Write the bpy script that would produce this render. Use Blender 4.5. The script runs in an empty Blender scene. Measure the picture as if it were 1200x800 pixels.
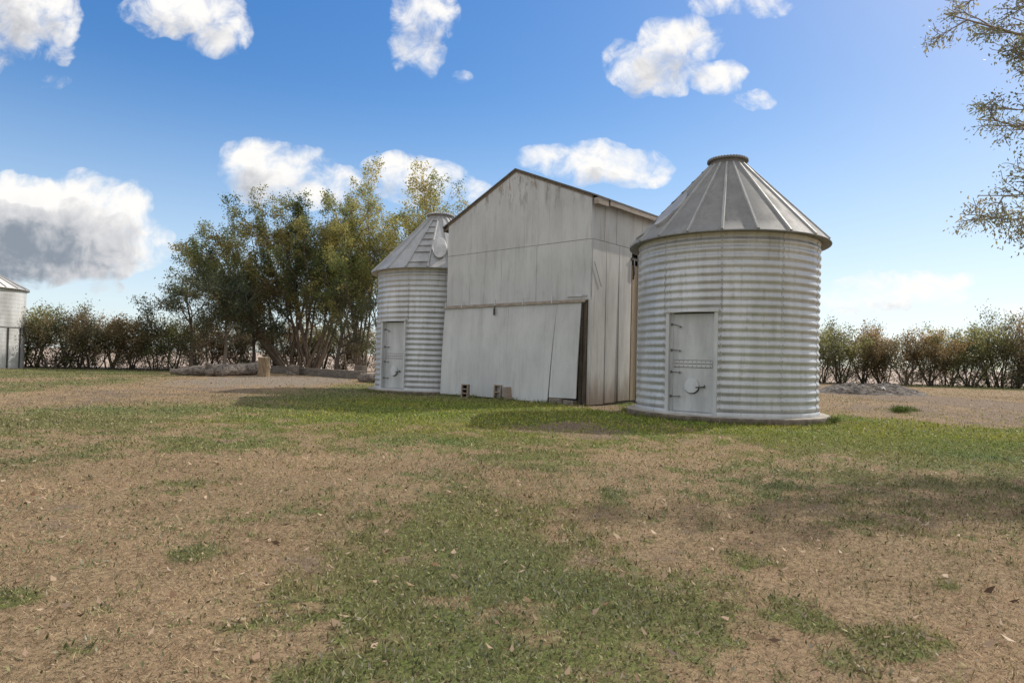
import bpy, bmesh, math, random
import numpy as np
from mathutils import Vector, Matrix

SC = bpy.context.scene
COL = SC.collection
rad = math.radians
PI = math.pi
npr = np.random.default_rng(7)

# ----------------------------------------------------------------- camera
FPX, PITCH, ROLL, CAMH = 761.6, rad(1.5439), rad(1.4439), 1.1487
cam = bpy.data.cameras.new('camera')
cam.sensor_width = 36.0
cam.lens = 36.0 * FPX / 1200.0
cam.clip_start = 0.05
cam.clip_end = 20000
camo = bpy.data.objects.new('camera', cam)
COL.objects.link(camo)
camo.matrix_world = Matrix.Translation((0, 0, CAMH)) @ Matrix.Rotation(PI / 2 + PITCH, 4, 'X') @ Matrix.Rotation(ROLL, 4, 'Z')
SC.camera = camo


def ray(x, y):
    """world direction through a pixel of the 1200x800 photograph (used to survey positions)"""
    a, b = x - 600.0, y - 400.0
    x0 = a * math.cos(ROLL) + b * math.sin(ROLL)
    u = a * math.sin(ROLL) - b * math.cos(ROLL)
    return Vector((x0, FPX * math.cos(PITCH) - u * math.sin(PITCH), FPX * math.sin(PITCH) + u * math.cos(PITCH)))


def G(x, y, z=0.0):
    r = ray(x, y)
    t = (z - CAMH) / r.z
    return Vector((r.x * t, r.y * t, z))


def D(x, y, Y):
    r = ray(x, y)
    t = Y / r.y
    return Vector((r.x * t, Y, CAMH + r.z * t))


# ----------------------------------------------------------------- light
SUN_AZ, SUN_EL = 52.0, 41.5
SKY_STRENGTH = 0.13
sdir = Vector((math.sin(rad(SUN_AZ)) * math.cos(rad(SUN_EL)), math.cos(rad(SUN_AZ)) * math.cos(rad(SUN_EL)), math.sin(rad(SUN_EL))))
sun = bpy.data.lights.new('sun', 'SUN')
sun.energy = 2.55
sun.angle = rad(0.6)
sun.color = (1.0, 0.93, 0.83)
suno = bpy.data.objects.new('sun', sun)
suno.rotation_euler = sdir.to_track_quat('Z', 'Y').to_euler()
suno.location = sdir * 60
COL.objects.link(suno)

SC.view_settings.view_transform = 'Standard'
SC.view_settings.look = 'None'
SC.view_settings.gamma = 1
SC.view_settings.exposure = 0.64
SC.view_settings.use_curve_mapping = False
SC.cycles.max_bounces = 6
SC.cycles.diffuse_bounces = 3
SC.cycles.transparent_max_bounces = 8
SC.cycles.use_denoising = True
SC.cycles.sample_clamp_indirect = 4.0


# ----------------------------------------------------------------- node helpers
class NT:
    def __init__(self, tree):
        self.t = tree

    def n(self, typ, **kw):
        nd = self.t.nodes.new(typ)
        for k, v in kw.items():
            setattr(nd, k, v)
        return nd

    def put(self, sock, v):
        if isinstance(v, bpy.types.NodeSocket):
            self.t.links.new(v, sock)
        elif v is not None:
            sock.default_value = v

    def m(self, op, a, b=None, c=None, clamp=False):
        nd = self.n('ShaderNodeMath', operation=op, use_clamp=clamp)
        for i, v in enumerate((a, b, c)):
            if v is not None:
                self.put(nd.inputs[i], v)
        return nd.outputs[0]

    def ramp(self, v, lo, hi, a=0.0, b=1.0, smooth=True):
        nd = self.n('ShaderNodeMapRange', interpolation_type='SMOOTHSTEP' if smooth else 'LINEAR')
        for i, w in enumerate((v, lo, hi, a, b)):
            self.put(nd.inputs[i], w)
        return nd.outputs[0]

    def mix(self, f, a, b, mode='MIX'):
        nd = self.n('ShaderNodeMix', data_type='RGBA', blend_type=mode)
        self.put(nd.inputs[0], f)
        for i, v in ((6, a), (7, b)):
            if isinstance(v, tuple) and len(v) == 3:
                v = (*v, 1.0)
            self.put(nd.inputs[i], v)
        return nd.outputs[2]

    def noise(self, vec, scale, detail=4.0, rough=0.55, dist=0.0, dims='3D'):
        nd = self.n('ShaderNodeTexNoise', noise_dimensions=dims)
        self.put(nd.inputs['Vector'], vec)
        nd.inputs['Scale'].default_value = scale
        nd.inputs['Detail'].default_value = detail
        nd.inputs['Roughness'].default_value = rough
        nd.inputs['Distortion'].default_value = dist
        return nd.outputs[0]

    def mapping(self, vec, scale=(1, 1, 1), loc=(0, 0, 0), rot=(0, 0, 0)):
        nd = self.n('ShaderNodeMapping')
        self.put(nd.inputs[0], vec)
        nd.inputs[1].default_value = loc
        nd.inputs[2].default_value = rot
        nd.inputs[3].default_value = scale
        return nd.outputs[0]

    def coords(self):
        return self.n('ShaderNodeTexCoord').outputs['Object']

    def attr(self, name, fac=False):
        nd = self.n('ShaderNodeAttribute', attribute_name=name)
        return nd.outputs['Fac' if fac else 'Color']

    def bump(self, h, strength=0.3, dist=0.02):
        nd = self.n('ShaderNodeBump')
        nd.inputs['Strength'].default_value = strength
        nd.inputs['Distance'].default_value = dist
        self.put(nd.inputs['Height'], h)
        return nd.outputs[0]


def new_mat(name):
    m = bpy.data.materials.new(name)
    m.use_nodes = True
    t = NT(m.node_tree)
    b = m.node_tree.nodes['Principled BSDF']
    return m, t, b


def add3(base, k):
    return tuple(min(1.0, c * k) for c in base)


def painted_metal(name, base, metallic=0.5, rough=0.45, stain=(0.25, 0.22, 0.18), stain_amt=0.5, blotch=3.0, sheets=False):
    m, t, b = new_mat(name)
    co = t.coords()
    n1 = t.noise(t.mapping(co, (1, 1, .25)), blotch, 6, .65)
    n2 = t.noise(t.mapping(co, (9, 9, .5)), 1.5, 5, .6)
    n3 = t.noise(co, 40, 3, .6)
    c = t.mix(t.ramp(n1, .32, .68), add3(base, .78), add3(base, 1.1))
    c = t.mix(t.m('MULTIPLY', t.ramp(n2, .54, .72), stain_amt), c, stain)
    c = t.mix(t.m('MULTIPLY', t.ramp(n3, .55, .75), .18), c, add3(base, .6))
    if sheets:     # rolled sheets, ten to the round, lapped every five ribs: each weathered a little differently
        sp = t.n('ShaderNodeSeparateXYZ')
        t.put(sp.inputs[0], co)
        ang = t.m('MULTIPLY_ADD', t.m('ARCTAN2', sp.outputs[1], sp.outputs[0]), 1.5915, 10 + 110.4 / 36)
        zr = t.m('MULTIPLY', sp.outputs[2], 1 / .82)
        ids = t.m('ADD', t.m('FLOOR', ang), t.m('MULTIPLY', t.m('FLOOR', zr), 17.0))
        wn = t.n('ShaderNodeTexWhiteNoise', noise_dimensions='1D')
        t.put(wn.inputs['W'], ids)
        c = t.mix(t.m('MULTIPLY', wn.outputs['Value'], .30), c, add3(base, .70))
        lap = t.ramp(t.m('FRACT', zr), .022, .0)
        c = t.mix(t.m('MULTIPLY', lap, .5), c, add3(stain, .6))
        drip = t.m('MULTIPLY', t.ramp(t.m('FRACT', zr), 1.0, .55), t.ramp(t.noise(t.mapping(co, (1, 1, .1)), 11, 4, .6), .55, .68))
        c = t.mix(t.m('MULTIPLY', drip, .30), c, (.24, .20, .155))
    b.inputs['Base Color'].default_value = (*base, 1)
    t.put(b.inputs['Base Color'], c)
    b.inputs['Metallic'].default_value = metallic
    t.put(b.inputs['Roughness'], t.ramp(n1, .3, .7, rough - .08, rough + .14))
    t.put(b.inputs['Normal'], t.bump(t.noise(co, 7, 3, .5), .12, .03))
    return m


def weathered_panel(name, base, dirt=0.6, brown_base=0.0, gable=False):
    m, t, b = new_mat(name)
    co = t.coords()
    st = t.noise(t.mapping(co, (1, 1, .12)), 5.0, 7, .65)
    fine = t.noise(t.mapping(co, (1, 1, .05)), 38.0, 3, .6)
    big = t.noise(t.mapping(co, (1, 1, .55)), 1.1, 5, .6)
    spots = t.noise(t.mapping(co, (1, 1, .6)), 7.0, 6, .7)
    c = t.mix(t.ramp(big, .3, .7), add3(base, .86), add3(base, 1.06))
    c = t.mix(t.m('MULTIPLY', t.ramp(st, .5, .76), dirt * .55), c, (.20, .195, .175))
    c = t.mix(t.m('MULTIPLY', t.ramp(spots, .6, .78), dirt * .6), c, (.19, .185, .165))
    c = t.mix(t.m('MULTIPLY', t.ramp(fine, .5, .72), dirt * .3), c, (.27, .26, .24))
    sep = t.n('ShaderNodeSeparateXYZ')
    t.put(sep.inputs[0], co)
    if gable:
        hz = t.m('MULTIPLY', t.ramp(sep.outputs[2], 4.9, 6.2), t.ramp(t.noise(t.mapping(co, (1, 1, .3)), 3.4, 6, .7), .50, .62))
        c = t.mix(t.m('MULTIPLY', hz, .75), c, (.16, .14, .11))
        rs = t.m('MULTIPLY', t.ramp(sep.outputs[2], 5.75, 6.3), t.ramp(t.noise(co, 4.7, 4, .6), .56, .64))
        c = t.mix(t.m('MULTIPLY', rs, .7), c, (.30, .20, .12))
    fx = t.m('ABSOLUTE', t.m('SUBTRACT', t.m('FRACT', t.m('MULTIPLY_ADD', sep.outputs[0], 2.46, .23)), .5))
    gr = t.m('MULTIPLY', t.ramp(fx, .022, .006), t.ramp(t.noise(t.mapping(co, (1, 1, .4)), 2.6, 4, .6), .42, .6))
    if not brown_base:
        c = t.mix(t.m('MULTIPLY', gr, .24), c, (.16, .155, .145))
    if brown_base > 0:
        zz = t.m('ADD', sep.outputs[2], t.m('MULTIPLY', t.noise(t.mapping(co, (1, 1, .2)), 6, 4, .6), -1.1))
        c = t.mix(t.ramp(zz, .5, -.55, 0.0, brown_base), c, (.17, .115, .075))
        c = t.mix(t.m('MULTIPLY', t.ramp(t.noise(t.mapping(co, (1, 1, .06)), 10, 4, .6), .50, .70), .35), c, (.28, .24, .195))
    t.put(b.inputs['Base Color'], c)
    b.inputs['Roughness'].default_value = .72
    b.inputs['Specular IOR Level'].default_value = .3
    h = t.m('ADD', fine, t.m('MULTIPLY', spots, .6))
    t.put(b.inputs['Normal'], t.bump(h, .25, .012))
    return m


def noisy(name, a, bcol, scale=8.0, rough=.85, bump=.4, stretch=(1, 1, 1), bdist=.02, detail=6):
    m, t, b = new_mat(name)
    co = t.mapping(t.coords(), stretch)
    n1 = t.noise(co, scale, detail, .65)
    n2 = t.noise(co, scale * 5.3, 3, .6)
    f = t.m('ADD', t.m('MULTIPLY', n1, .7), t.m('MULTIPLY', n2, .3))
    t.put(b.inputs['Base Color'], t.mix(t.ramp(f, .36, .64), a, bcol))
    b.inputs['Roughness'].default_value = rough
    b.inputs['Specular IOR Level'].default_value = .25
    t.put(b.inputs['Normal'], t.bump(f, bump, bdist))
    return m


def leaf_mat(name, trans=.35, rough=.55, spec=.25):
    m, t, b = new_mat(name)
    c = t.attr('col')
    t.put(b.inputs['Base Color'], c)
    b.inputs['Roughness'].default_value = rough
    b.inputs['Specular IOR Level'].default_value = spec
    tr = t.n('ShaderNodeBsdfTranslucent')
    t.put(tr.inputs['Color'], c)
    mx = t.n('ShaderNodeMixShader')
    mx.inputs[0].default_value = trans
    t.t.links.new(b.outputs[0], mx.inputs[1])
    t.t.links.new(tr.outputs[0], mx.inputs[2])
    out = [n for n in t.t.nodes if n.type == 'OUTPUT_MATERIAL'][0]
    t.t.links.new(mx.outputs[0], out.inputs[0])
    return m


M = {}
M['bin_wall'] = painted_metal('bin_wall_metal', (.60, .61, .62), .45, .46, (.30, .29, .275), .4, 2.2, True)
M['bin_wall_far'] = painted_metal('bin_wall_pale_metal', (.66, .67, .67), .3, .5, (.36, .35, .32), .3, 1.5)
M['bin_seam'] = painted_metal('bin_seam_metal', (.53, .535, .54), .42, .5, (.2, .18, .15), .6, 5)
M['bolt'] = painted_metal('bolt_metal', (.20, .19, .175), .5, .6, (.1, .08, .06), .5, 5)
M['bin_door'] = painted_metal('bin_door_metal', (.565, .575, .58), .2, .55, (.26, .25, .235), .3, 3.0)
M['bin_roof'] = painted_metal('bin_roof_metal', (.25, .248, .243), .12, .74, (.15, .14, .13), .6, 2.4)
M['bin_roof_rib'] = painted_metal('bin_roof_rib_metal', (.40, .398, .39), .3, .58, (.22, .20, .18), .35, 3)
M['bin_roof_light'] = painted_metal('bin_roof_light_metal', (.41, .412, .415), .4, .55, (.22, .21, .19), .45, 2.4)
M['dark_iron'] = noisy('dark_iron', (.045, .042, .04), (.11, .095, .08), 30, .6, .2)
M['iron'] = noisy('grey_iron', (.09, .085, .08), (.2, .185, .17), 30, .6, .2)
M['concrete'] = noisy('concrete', (.15, .125, .10), (.30, .265, .22), 5, .9, .5)
m_, t_, b_ = new_mat('stained_sunlit_footing')
co_ = t_.coords()
n_ = t_.noise(co_, 5, 6, .65)
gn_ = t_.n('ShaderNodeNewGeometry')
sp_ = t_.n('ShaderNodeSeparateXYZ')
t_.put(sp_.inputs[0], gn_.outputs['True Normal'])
top_ = t_.mix(t_.ramp(n_, .36, .64), (.27, .235, .195), (.44, .40, .345))  # sunlit look put into the paler top; the sides carry soil splash
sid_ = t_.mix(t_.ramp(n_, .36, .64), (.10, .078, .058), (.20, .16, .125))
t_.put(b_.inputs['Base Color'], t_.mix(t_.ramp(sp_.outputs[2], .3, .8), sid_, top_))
b_.inputs['Roughness'].default_value = .92
t_.put(b_.inputs['Normal'], t_.bump(n_, .4, .02))
M['footing'] = m_
M['block'] = noisy('cinder_block', (.25, .19, .15), (.38, .30, .245), 22, .95, .8, bdist=.01)
M['panel'] = weathered_panel('weathered_panel', (.565, .57, .572), .8, gable=True)
M['panel_door'] = weathered_panel('weathered_door_panel', (.61, .615, .615), .45)
M['panel_side'] = weathered_panel('weathered_side_panel', (.55, .54, .52), .5, brown_base=.8)
M['old_board'] = noisy('old_board', (.12, .095, .07), (.24, .195, .15), 5, .85, .5, (6, 6, .4))
M['post'] = noisy('dark_post', (.055, .042, .032), (.125, .10, .075), 5, .9, .6, (6, 6, .4))
M['brown_board'] = noisy('brown_board', (.27, .205, .145), (.40, .32, .24), 5, .85, .4, (6, 6, .4))
M['fascia'] = noisy('fascia_board', (.26, .215, .175), (.44, .385, .33), 4, .85, .4, (1, .3, 4))
M['dark_wood_and_shade'] = noisy('dark_wood_and_shade', (.035, .03, .025), (.075, .062, .05), 6, .9, .4)  # wood of the post batten; also colours sheets standing in for shade
M['tin_roof'] = noisy('tin_roof', (.09, .085, .08), (.17, .16, .15), 4, .6, .2)
M['log'] = noisy('weathered_log', (.075, .058, .045), (.36, .31, .265), 6, .9, 1.0, (.6, 1.6, 1.6), .06)
M['stump_bark'] = noisy('stump_bark', (.15, .105, .065), (.36, .27, .17), 6, .9, .6, (3, 3, .5), .04)
M['cut_wood'] = noisy('cut_wood', (.42, .33, .22), (.56, .46, .33), 9, .85, .3)
M['beam'] = noisy('timber_beam', (.10, .085, .07), (.23, .20, .17), 4, .9, .5, (1, 1, 5))
M['bark'] = noisy('tree_bark', (.11, .085, .065), (.24, .195, .15), 9, .9, .7, (2, 2, .6), .03)
M['bark_pale'] = noisy('tree_bark_pale', (.22, .18, .14), (.36, .31, .25), 9, .9, .7, (2, 2, .6), .03)
M['bark_dark'] = noisy('tree_bark_dark', (.055, .045, .037), (.125, .10, .08), 9, .9, .7, (2, 2, .6), .03)
M['ash'] = noisy('ash_heap', (.07, .06, .052), (.25, .22, .195), 3.0, .95, .9, bdist=.06)
M['pale_scrap'] = noisy('pale_scrap', (.42, .42, .42), (.62, .62, .60), 9, .7, .3)
M['leaf'] = leaf_mat('leaf', .55, .5, .3)
M['grass'] = leaf_mat('grass_blade', .25, .6, .2)

# ----------------------------------------------------------------- object helpers


def tag(o, label=None, cat=None, group=None, kind=None):
    if label: o['label'] = label
    if cat: o['category'] = cat
    if group: o['group'] = group
    if kind: o['kind'] = kind
    return o


def empty(name, loc=(0, 0, 0), rz=0.0, **kw):
    o = bpy.data.objects.new(name, None)
    o.location = loc
    o.rotation_euler = (0, 0, rz)
    o.empty_display_size = .3
    COL.objects.link(o)
    return tag(o, **kw)


class MB:
    """collects shapes into ONE mesh"""

    def __init__(self):
        self.v, self.f, self.s = [], [], []

    def add(self, verts, faces, smooth=False):
        o = len(self.v)
        self.v += [tuple(p) for p in verts]
        self.f += [tuple(i + o for i in f) for f in faces]
        self.s += [smooth] * len(faces)

    def hexa(self, c):
        self.add(c, [(0, 3, 2, 1), (4, 5, 6, 7), (0, 1, 5, 4), (1, 2, 6, 5), (2, 3, 7, 6), (3, 0, 4, 7)])

    def box(self, x0, x1, y0, y1, z0, z1):
        self.hexa([(x0, y0, z0), (x1, y0, z0), (x1, y1, z0), (x0, y1, z0), (x0, y0, z1), (x1, y0, z1), (x1, y1, z1), (x0, y1, z1)])

    def prism(self, poly, y0, y1):
        """polygon in x,z extruded along y (poly counter-clockwise seen from -y)"""
        n = len(poly)
        v = [(x, y0, z) for x, z in poly] + [(x, y1, z) for x, z in poly]
        f = [tuple(range(n)), tuple(range(2 * n - 1, n - 1, -1))]
        f += [(i + n, (i + 1) % n + n, (i + 1) % n, i) for i in range(n)]
        self.add(v, f)

    def tube(self, pts, rads, n=6, caps=True, smooth=True, jit=0.0, rng=None):
        pts = [Vector(p) for p in pts]
        v, f = [], []
        ref = None
        for i, p in enumerate(pts):
            d = (pts[min(i + 1, len(pts) - 1)] - pts[max(i - 1, 0)]).normalized()
            if ref is None:
                ref = d.orthogonal().normalized()
            a = (ref - d * ref.dot(d))
            a = a.normalized() if a.length > 1e-5 else d.orthogonal().normalized()
            ref = a
            b = d.cross(a)
            for k in range(n):
                t = 2 * PI * k / n
                r = rads[i] * (1 + (rng.uniform(-jit, jit) if jit else 0))
                v.append(p + (a * math.cos(t) + b * math.sin(t)) * r)
        for i in range(len(pts) - 1):
            for k in range(n):
                f.append((i * n + k, i * n + (k + 1) % n, (i + 1) * n + (k + 1) % n, (i + 1) * n + k))
        if caps:
            f.append(tuple(range(n - 1, -1, -1)))
            f.append(tuple((len(pts) - 1) * n + k for k in range(n)))
        self.add(v, f, smooth)

    def lathe(self, prof, n=64, a0=0.0, a1=2 * PI, smooth=True, skip=None):
        full = abs(a1 - a0 - 2 * PI) < 1e-6
        m = n if full else n + 1
        v = []
        for r, z in prof:
            for k in range(m):
                t = a0 + (a1 - a0) * k / n
                v.append((r * math.cos(t), r * math.sin(t), z))
        f = []
        for i in range(len(prof) - 1):
            for k in range(n):
                if skip and skip(a0 + (a1 - a0) * (k + .5) / n, (prof[i][1] + prof[i + 1][1]) / 2):
                    continue
                k2 = (k + 1) % m
                f.append((i * m + k, i * m + k2, (i + 1) * m + k2, (i + 1) * m + k))
        self.add(v, f, smooth)

    def dome(self, c, nrm, r, n=6):
        c, nrm = Vector(c), Vector(nrm).normalized()
        a = nrm.orthogonal().normalized()
        b = nrm.cross(a)
        v = [c + (a * math.cos(2 * PI * k / n) + b * math.sin(2 * PI * k / n)) * r for k in range(n)] + [c + nrm * r * .6]
        self.add(v, [(k, (k + 1) % n, n) for k in range(n)], True)

    def build(self, name, mat, parent=None, loc=None, bevel=0.0, **kw):
        me = bpy.data.meshes.new(name)
        me.from_pydata(self.v, [], self.f)
        me.polygons.foreach_set('use_smooth', self.s)
        if bevel > 0:
            bm = bmesh.new()
            bm.from_mesh(me)
            bmesh.ops.bevel(bm, geom=bm.edges[:], offset=bevel, segments=2, affect='EDGES', profile=.7)
            bm.to_mesh(me)
            bm.free()
        me.materials.append(mat)
        o = bpy.data.objects.new(name, me)
        COL.objects.link(o)
        if parent: o.parent = parent
        if loc is not None: o.location = loc
        return tag(o, **kw)


def quads_object(name, V, mat, C=None, parent=None, **kw):
    """V: (n,4,3) array of separate quads; C: (n,3) colour per quad"""
    n = len(V)
    me = bpy.data.meshes.new(name)
    me.vertices.add(4 * n)
    me.vertices.foreach_set('co', np.ascontiguousarray(V, dtype=np.float32).ravel())
    me.loops.add(4 * n)
    me.loops.foreach_set('vertex_index', np.arange(4 * n, dtype=np.int32))
    me.polygons.add(n)
    me.polygons.foreach_set('loop_start', np.arange(0, 4 * n, 4, dtype=np.int32))
    me.update(calc_edges=True)
    if C is not None:
        a = me.attributes.new('col', 'FLOAT_COLOR', 'POINT')
        cc = np.ones((n, 4, 4), np.float32)
        cc[:, :, :3] = np.clip(C, 0.001, 1)[:, None, :]
        a.data.foreach_set('color', cc.ravel())
    me.materials.append(mat)
    o = bpy.data.objects.new(name, me)
    COL.objects.link(o)
    if parent: o.parent = parent
    return tag(o, **kw)


def kites(P, Dv, Nv, L, W, bend=0.0):
    Dv = Dv / np.linalg.norm(Dv, axis=1, keepdims=True)
    S = np.cross(Dv, Nv)
    S /= np.maximum(np.linalg.norm(S, axis=1, keepdims=True), 1e-6)
    L, W = np.asarray(L)[:, None], np.asarray(W)[:, None]
    mid = P + Dv * L * .45
    tip = P + Dv * L
    if bend is not 0.0:
        tip = tip + bend
    return np.stack([P, mid + S * W * .5, tip, mid - S * W * .5], 1)


def vnoise(x, y, seed=0):
    xi, yi = np.floor(x).astype(np.int64), np.floor(y).astype(np.int64)
    fx, fy = x - xi, y - yi
    fx, fy = fx * fx * (3 - 2 * fx), fy * fy * (3 - 2 * fy)

    def h(a, b):
        n = (a * 374761393 + b * 668265263 + seed * 974634777) & 0xffffffff
        n = ((n ^ (n >> 13)) * 1274126177) & 0xffffffff
        return ((n ^ (n >> 16)) & 0xffff) / 65535.0
    return (h(xi, yi) * (1 - fx) + h(xi + 1, yi) * fx) * (1 - fy) + (h(xi, yi + 1) * (1 - fx) + h(xi + 1, yi + 1) * fx) * fy


def fbm(x, y, seed=0, oct=4):
    s, a, t = 0.0, 1.0, 0.0
    for o in range(oct):
        s = s + a * vnoise(x * 2 ** o + o * 17.3, y * 2 ** o - o * 9.1, seed + o)
        t += a
        a *= .55
    return s / t


# ----------------------------------------------------------------- world: Nishita sky + clouds
def build_world():
    w = bpy.data.worlds.new('World')
    SC.world = w
    w.use_nodes = True
    t = NT(w.node_tree)
    bg = w.node_tree.nodes['Background']
    sky = t.n('ShaderNodeTexSky', sky_type='NISHITA')
    sky.sun_disc = False
    sky.sun_elevation = rad(SUN_EL)
    sky.sun_rotation = rad(SUN_AZ)
    sky.air_density = 1.0
    sky.dust_density = 0.4
    sky.ozone_density = 2.0
    hs = t.n('ShaderNodeHueSaturation')
    hs.inputs['Saturation'].default_value = 1.38
    hs.inputs['Hue'].default_value = .514
    t.put(hs.inputs['Color'], sky.outputs[0])
    # roll off the very bright part of the sky around the sun
    den = t.n('ShaderNodeVectorMath', operation='MULTIPLY_ADD')
    t.put(den.inputs[0], hs.outputs[0])
    den.inputs[1].default_value = (.085, .085, .085)
    den.inputs[2].default_value = (.95, .95, .95)
    dv = t.n('ShaderNodeVectorMath', operation='DIVIDE')
    t.put(dv.inputs[0], hs.outputs[0])
    t.put(dv.inputs[1], den.outputs[0])
    skyc = dv.outputs[0]
    # cloud field on a plane of directions (x/y, z/y)
    blobs = [  # px, py, rx, ry, weight
        (30, 22, 66, 48, 1.0), (-20, 10, 80, 70, 1.0), (66, 92, 22, 14, .42), (70, 60, 20, 14, .4),
        (215, 12, 70, 32, .95), (258, 40, 44, 28, .95), (185, 28, 30, 18, .7),
        (497, 20, 40, 40, .62), (490, 62, 34, 34, .62), (545, 92, 16, 9, .38),
        (752, 74, 52, 30, .85), (796, 48, 46, 34, .9), (770, 92, 40, 24, .8), (842, 92, 36, 19, .85), (868, 6, 62, 20, .7), (888, 119, 28, 14, .75),
        (44, 262, 116, 52, 1.75), (92, 226, 40, 26, 1.0), (140, 236, 36, 28, 1.05), (20, 230, 46, 26, .95), (164, 276, 34, 24, .95),
        (40, 296, 140, 34, 1.75), (30, 325, 50, 16, .55), (122, 339, 20, 12, .5),
        (322, 202, 66, 38, .92), (292, 190, 34, 28, .95), (385, 218, 50, 26, .8),
        (486, 208, 64, 28, .95), (458, 196, 34, 20, .9), (545, 222, 34, 16, .6),
        (696, 190, 88, 25, .95), (650, 186, 44, 18, .9), (745, 200, 50, 16, .75),
        (1050, 340, 84, 20, .9), (1105, 328, 55, 12, .75), (1000, 348, 44, 16, .8), (1190, 366, 40, 12, .5),
    ]
    grp = bpy.data.node_groups.new('cloud_density', 'ShaderNodeTree')
    grp.interface.new_socket('uv', in_out='INPUT', socket_type='NodeSocketVector')
    grp.interface.new_socket('density', in_out='OUTPUT', socket_type='NodeSocketFloat')
    g = NT(grp)
    gi, go = g.n('NodeGroupInput'), g.n('NodeGroupOutput')
    uv = gi.outputs[0]
    # domain warp
    wn = g.n('ShaderNodeTexNoise', noise_dimensions='3D')
    g.put(wn.inputs['Vector'], uv)
    wn.inputs['Scale'].default_value = 13
    wn.inputs['Detail'].default_value = 3
    off = g.n('ShaderNodeVectorMath', operation='MULTIPLY_ADD')
    g.put(off.inputs[0], wn.outputs['Color'])
    off.inputs[1].default_value = (.06, .045, 0)
    off.inputs[2].default_value = (-.03, -.0225, 0)
    ad = g.n('ShaderNodeVectorMath', operation='ADD')
    g.put(ad.inputs[0], uv)
    g.put(ad.inputs[1], off.outputs[0])
    tot = None
    for px, py, rx, ry, wt in blobs:
        r = ray(px, py)
        u0, v0 = r.x / r.y, r.z / r.y
        mp = g.n('ShaderNodeMapping')
        g.put(mp.inputs[0], ad.outputs[0])
        sx, sy = FPX / (rx * 1.25), FPX / (ry * 1.25)
        mp.inputs[1].default_value = (-u0 * sx, -v0 * sy, 0)
        mp.inputs[3].default_value = (sx, sy, 0)
        dt = g.n('ShaderNodeVectorMath', operation='DOT_PRODUCT')
        g.put(dt.inputs[0], mp.outputs[0])
        g.put(dt.inputs[1], mp.outputs[0])
        e = g.m('MULTIPLY', g.m('SUBTRACT', 1.0, dt.outputs['Value'], clamp=True), wt)
        if tot is None:
            tot = e
        else:
            tot = g.m('SMOOTH_MAX', tot, e, .12)
    n1 = g.noise(uv, 21, 9, .60, .4)
    n2 = g.noise(uv, 7, 4, .5)
    dn = g.m('ADD', tot, g.m('ADD', g.m('MULTIPLY_ADD', n1, 2.5, -1.32), g.m('MULTIPLY_ADD', n2, .5, -.25)))
    # no cloud where there is no blob at all
    dn = g.m('SUBTRACT', dn, g.ramp(tot, .30, 0.0, 0.0, .9))
    g.put(go.inputs[0], dn)

    geo = t.n('ShaderNodeTexCoord')
    sp = t.n('ShaderNodeSeparateXYZ')
    t.put(sp.inputs[0], geo.outputs['Generated'])
    x, y, z = sp.outputs
    ys = t.m('MAXIMUM', y, .12)
    cb = t.n('ShaderNodeCombineXYZ')
    t.put(cb.inputs[0], t.m('DIVIDE', x, ys))
    t.put(cb.inputs[1], t.m('DIVIDE', z, ys))
    uvw = cb.outputs[0]

    def dens(dx, dy):
        q = t.n('ShaderNodeGroup')
        q.node_tree = grp
        a = t.n('ShaderNodeVectorMath', operation='ADD')
        t.put(a.inputs[0], uvw)
        a.inputs[1].default_value = (dx, dy, 0)
        t.put(q.inputs[0], a.outputs[0])
        return q.outputs[0]
    d0, d1 = dens(0, 0), dens(.010, .046)
    al = t.ramp(d0, -.06, .98)
    thick = t.m('ADD', t.m('MULTIPLY', t.m('MAXIMUM', d1, 0.0), .75), t.m('MULTIPLY', t.m('MAXIMUM', d0, 0.0), .25))
    cn = t.noise(uvw, 11, 6, .6, .3)
    thick = t.m('MULTIPLY', thick, t.m('MULTIPLY_ADD', cn, 1.0, .5))
    sh = t.ramp(thick, .25, 1.05)
    sh2 = t.ramp(thick, .90, 1.75)
    # darkness only builds up low in the sky, where the thick flat-bottomed cloud lies
    cc = t.mix(sh, (1.0, .985, .96), (.66, .665, .69))
    cc = t.mix(sh2, cc, (.27, .315, .375))
    front = t.m('MULTIPLY', t.ramp(y, .15, .3), t.ramp(t.m('DIVIDE', z, ys), 1.25, .85))
    # behind and above the view: unseen, near-overcast cloud added as neutral fill light
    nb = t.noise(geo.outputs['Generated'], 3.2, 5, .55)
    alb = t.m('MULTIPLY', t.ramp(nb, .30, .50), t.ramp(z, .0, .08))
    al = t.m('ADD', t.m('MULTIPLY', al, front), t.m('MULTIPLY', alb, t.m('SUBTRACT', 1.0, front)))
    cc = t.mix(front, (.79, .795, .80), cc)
    # thin whitish air near the horizon
    hz = t.ramp(t.m('ABSOLUTE', z), .40, 0.0, 0.0, .44)
    k = 1.0 / SKY_STRENGTH
    base = t.mix(hz, skyc, (.56 * k, .655 * k, .76 * k))
    ccs = t.mix(1.0, cc, (.655 * k, .655 * k, .655 * k), 'MULTIPLY')
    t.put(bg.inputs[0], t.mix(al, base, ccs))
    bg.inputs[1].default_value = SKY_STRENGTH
    w.cycles.sampling_method = 'MANUAL'
    w.cycles.sample_map_resolution = 512


build_world()

# ----------------------------------------------------------------- ground cover masks (a map of the yard)


def patch(x0, y0, x1, y1, amt, **kw):
    xm, ym = (x0 + x1) / 2, (y0 + y1) / 2
    a, b = G(xm, y0), G(xm, y1)
    l, r = G(x0, ym), G(x1, ym)
    return ((a.x + b.x) / 2, (a.y + b.y) / 2, (r.x - l.x) / 2, abs(a.y - b.y) / 2, amt)


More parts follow.
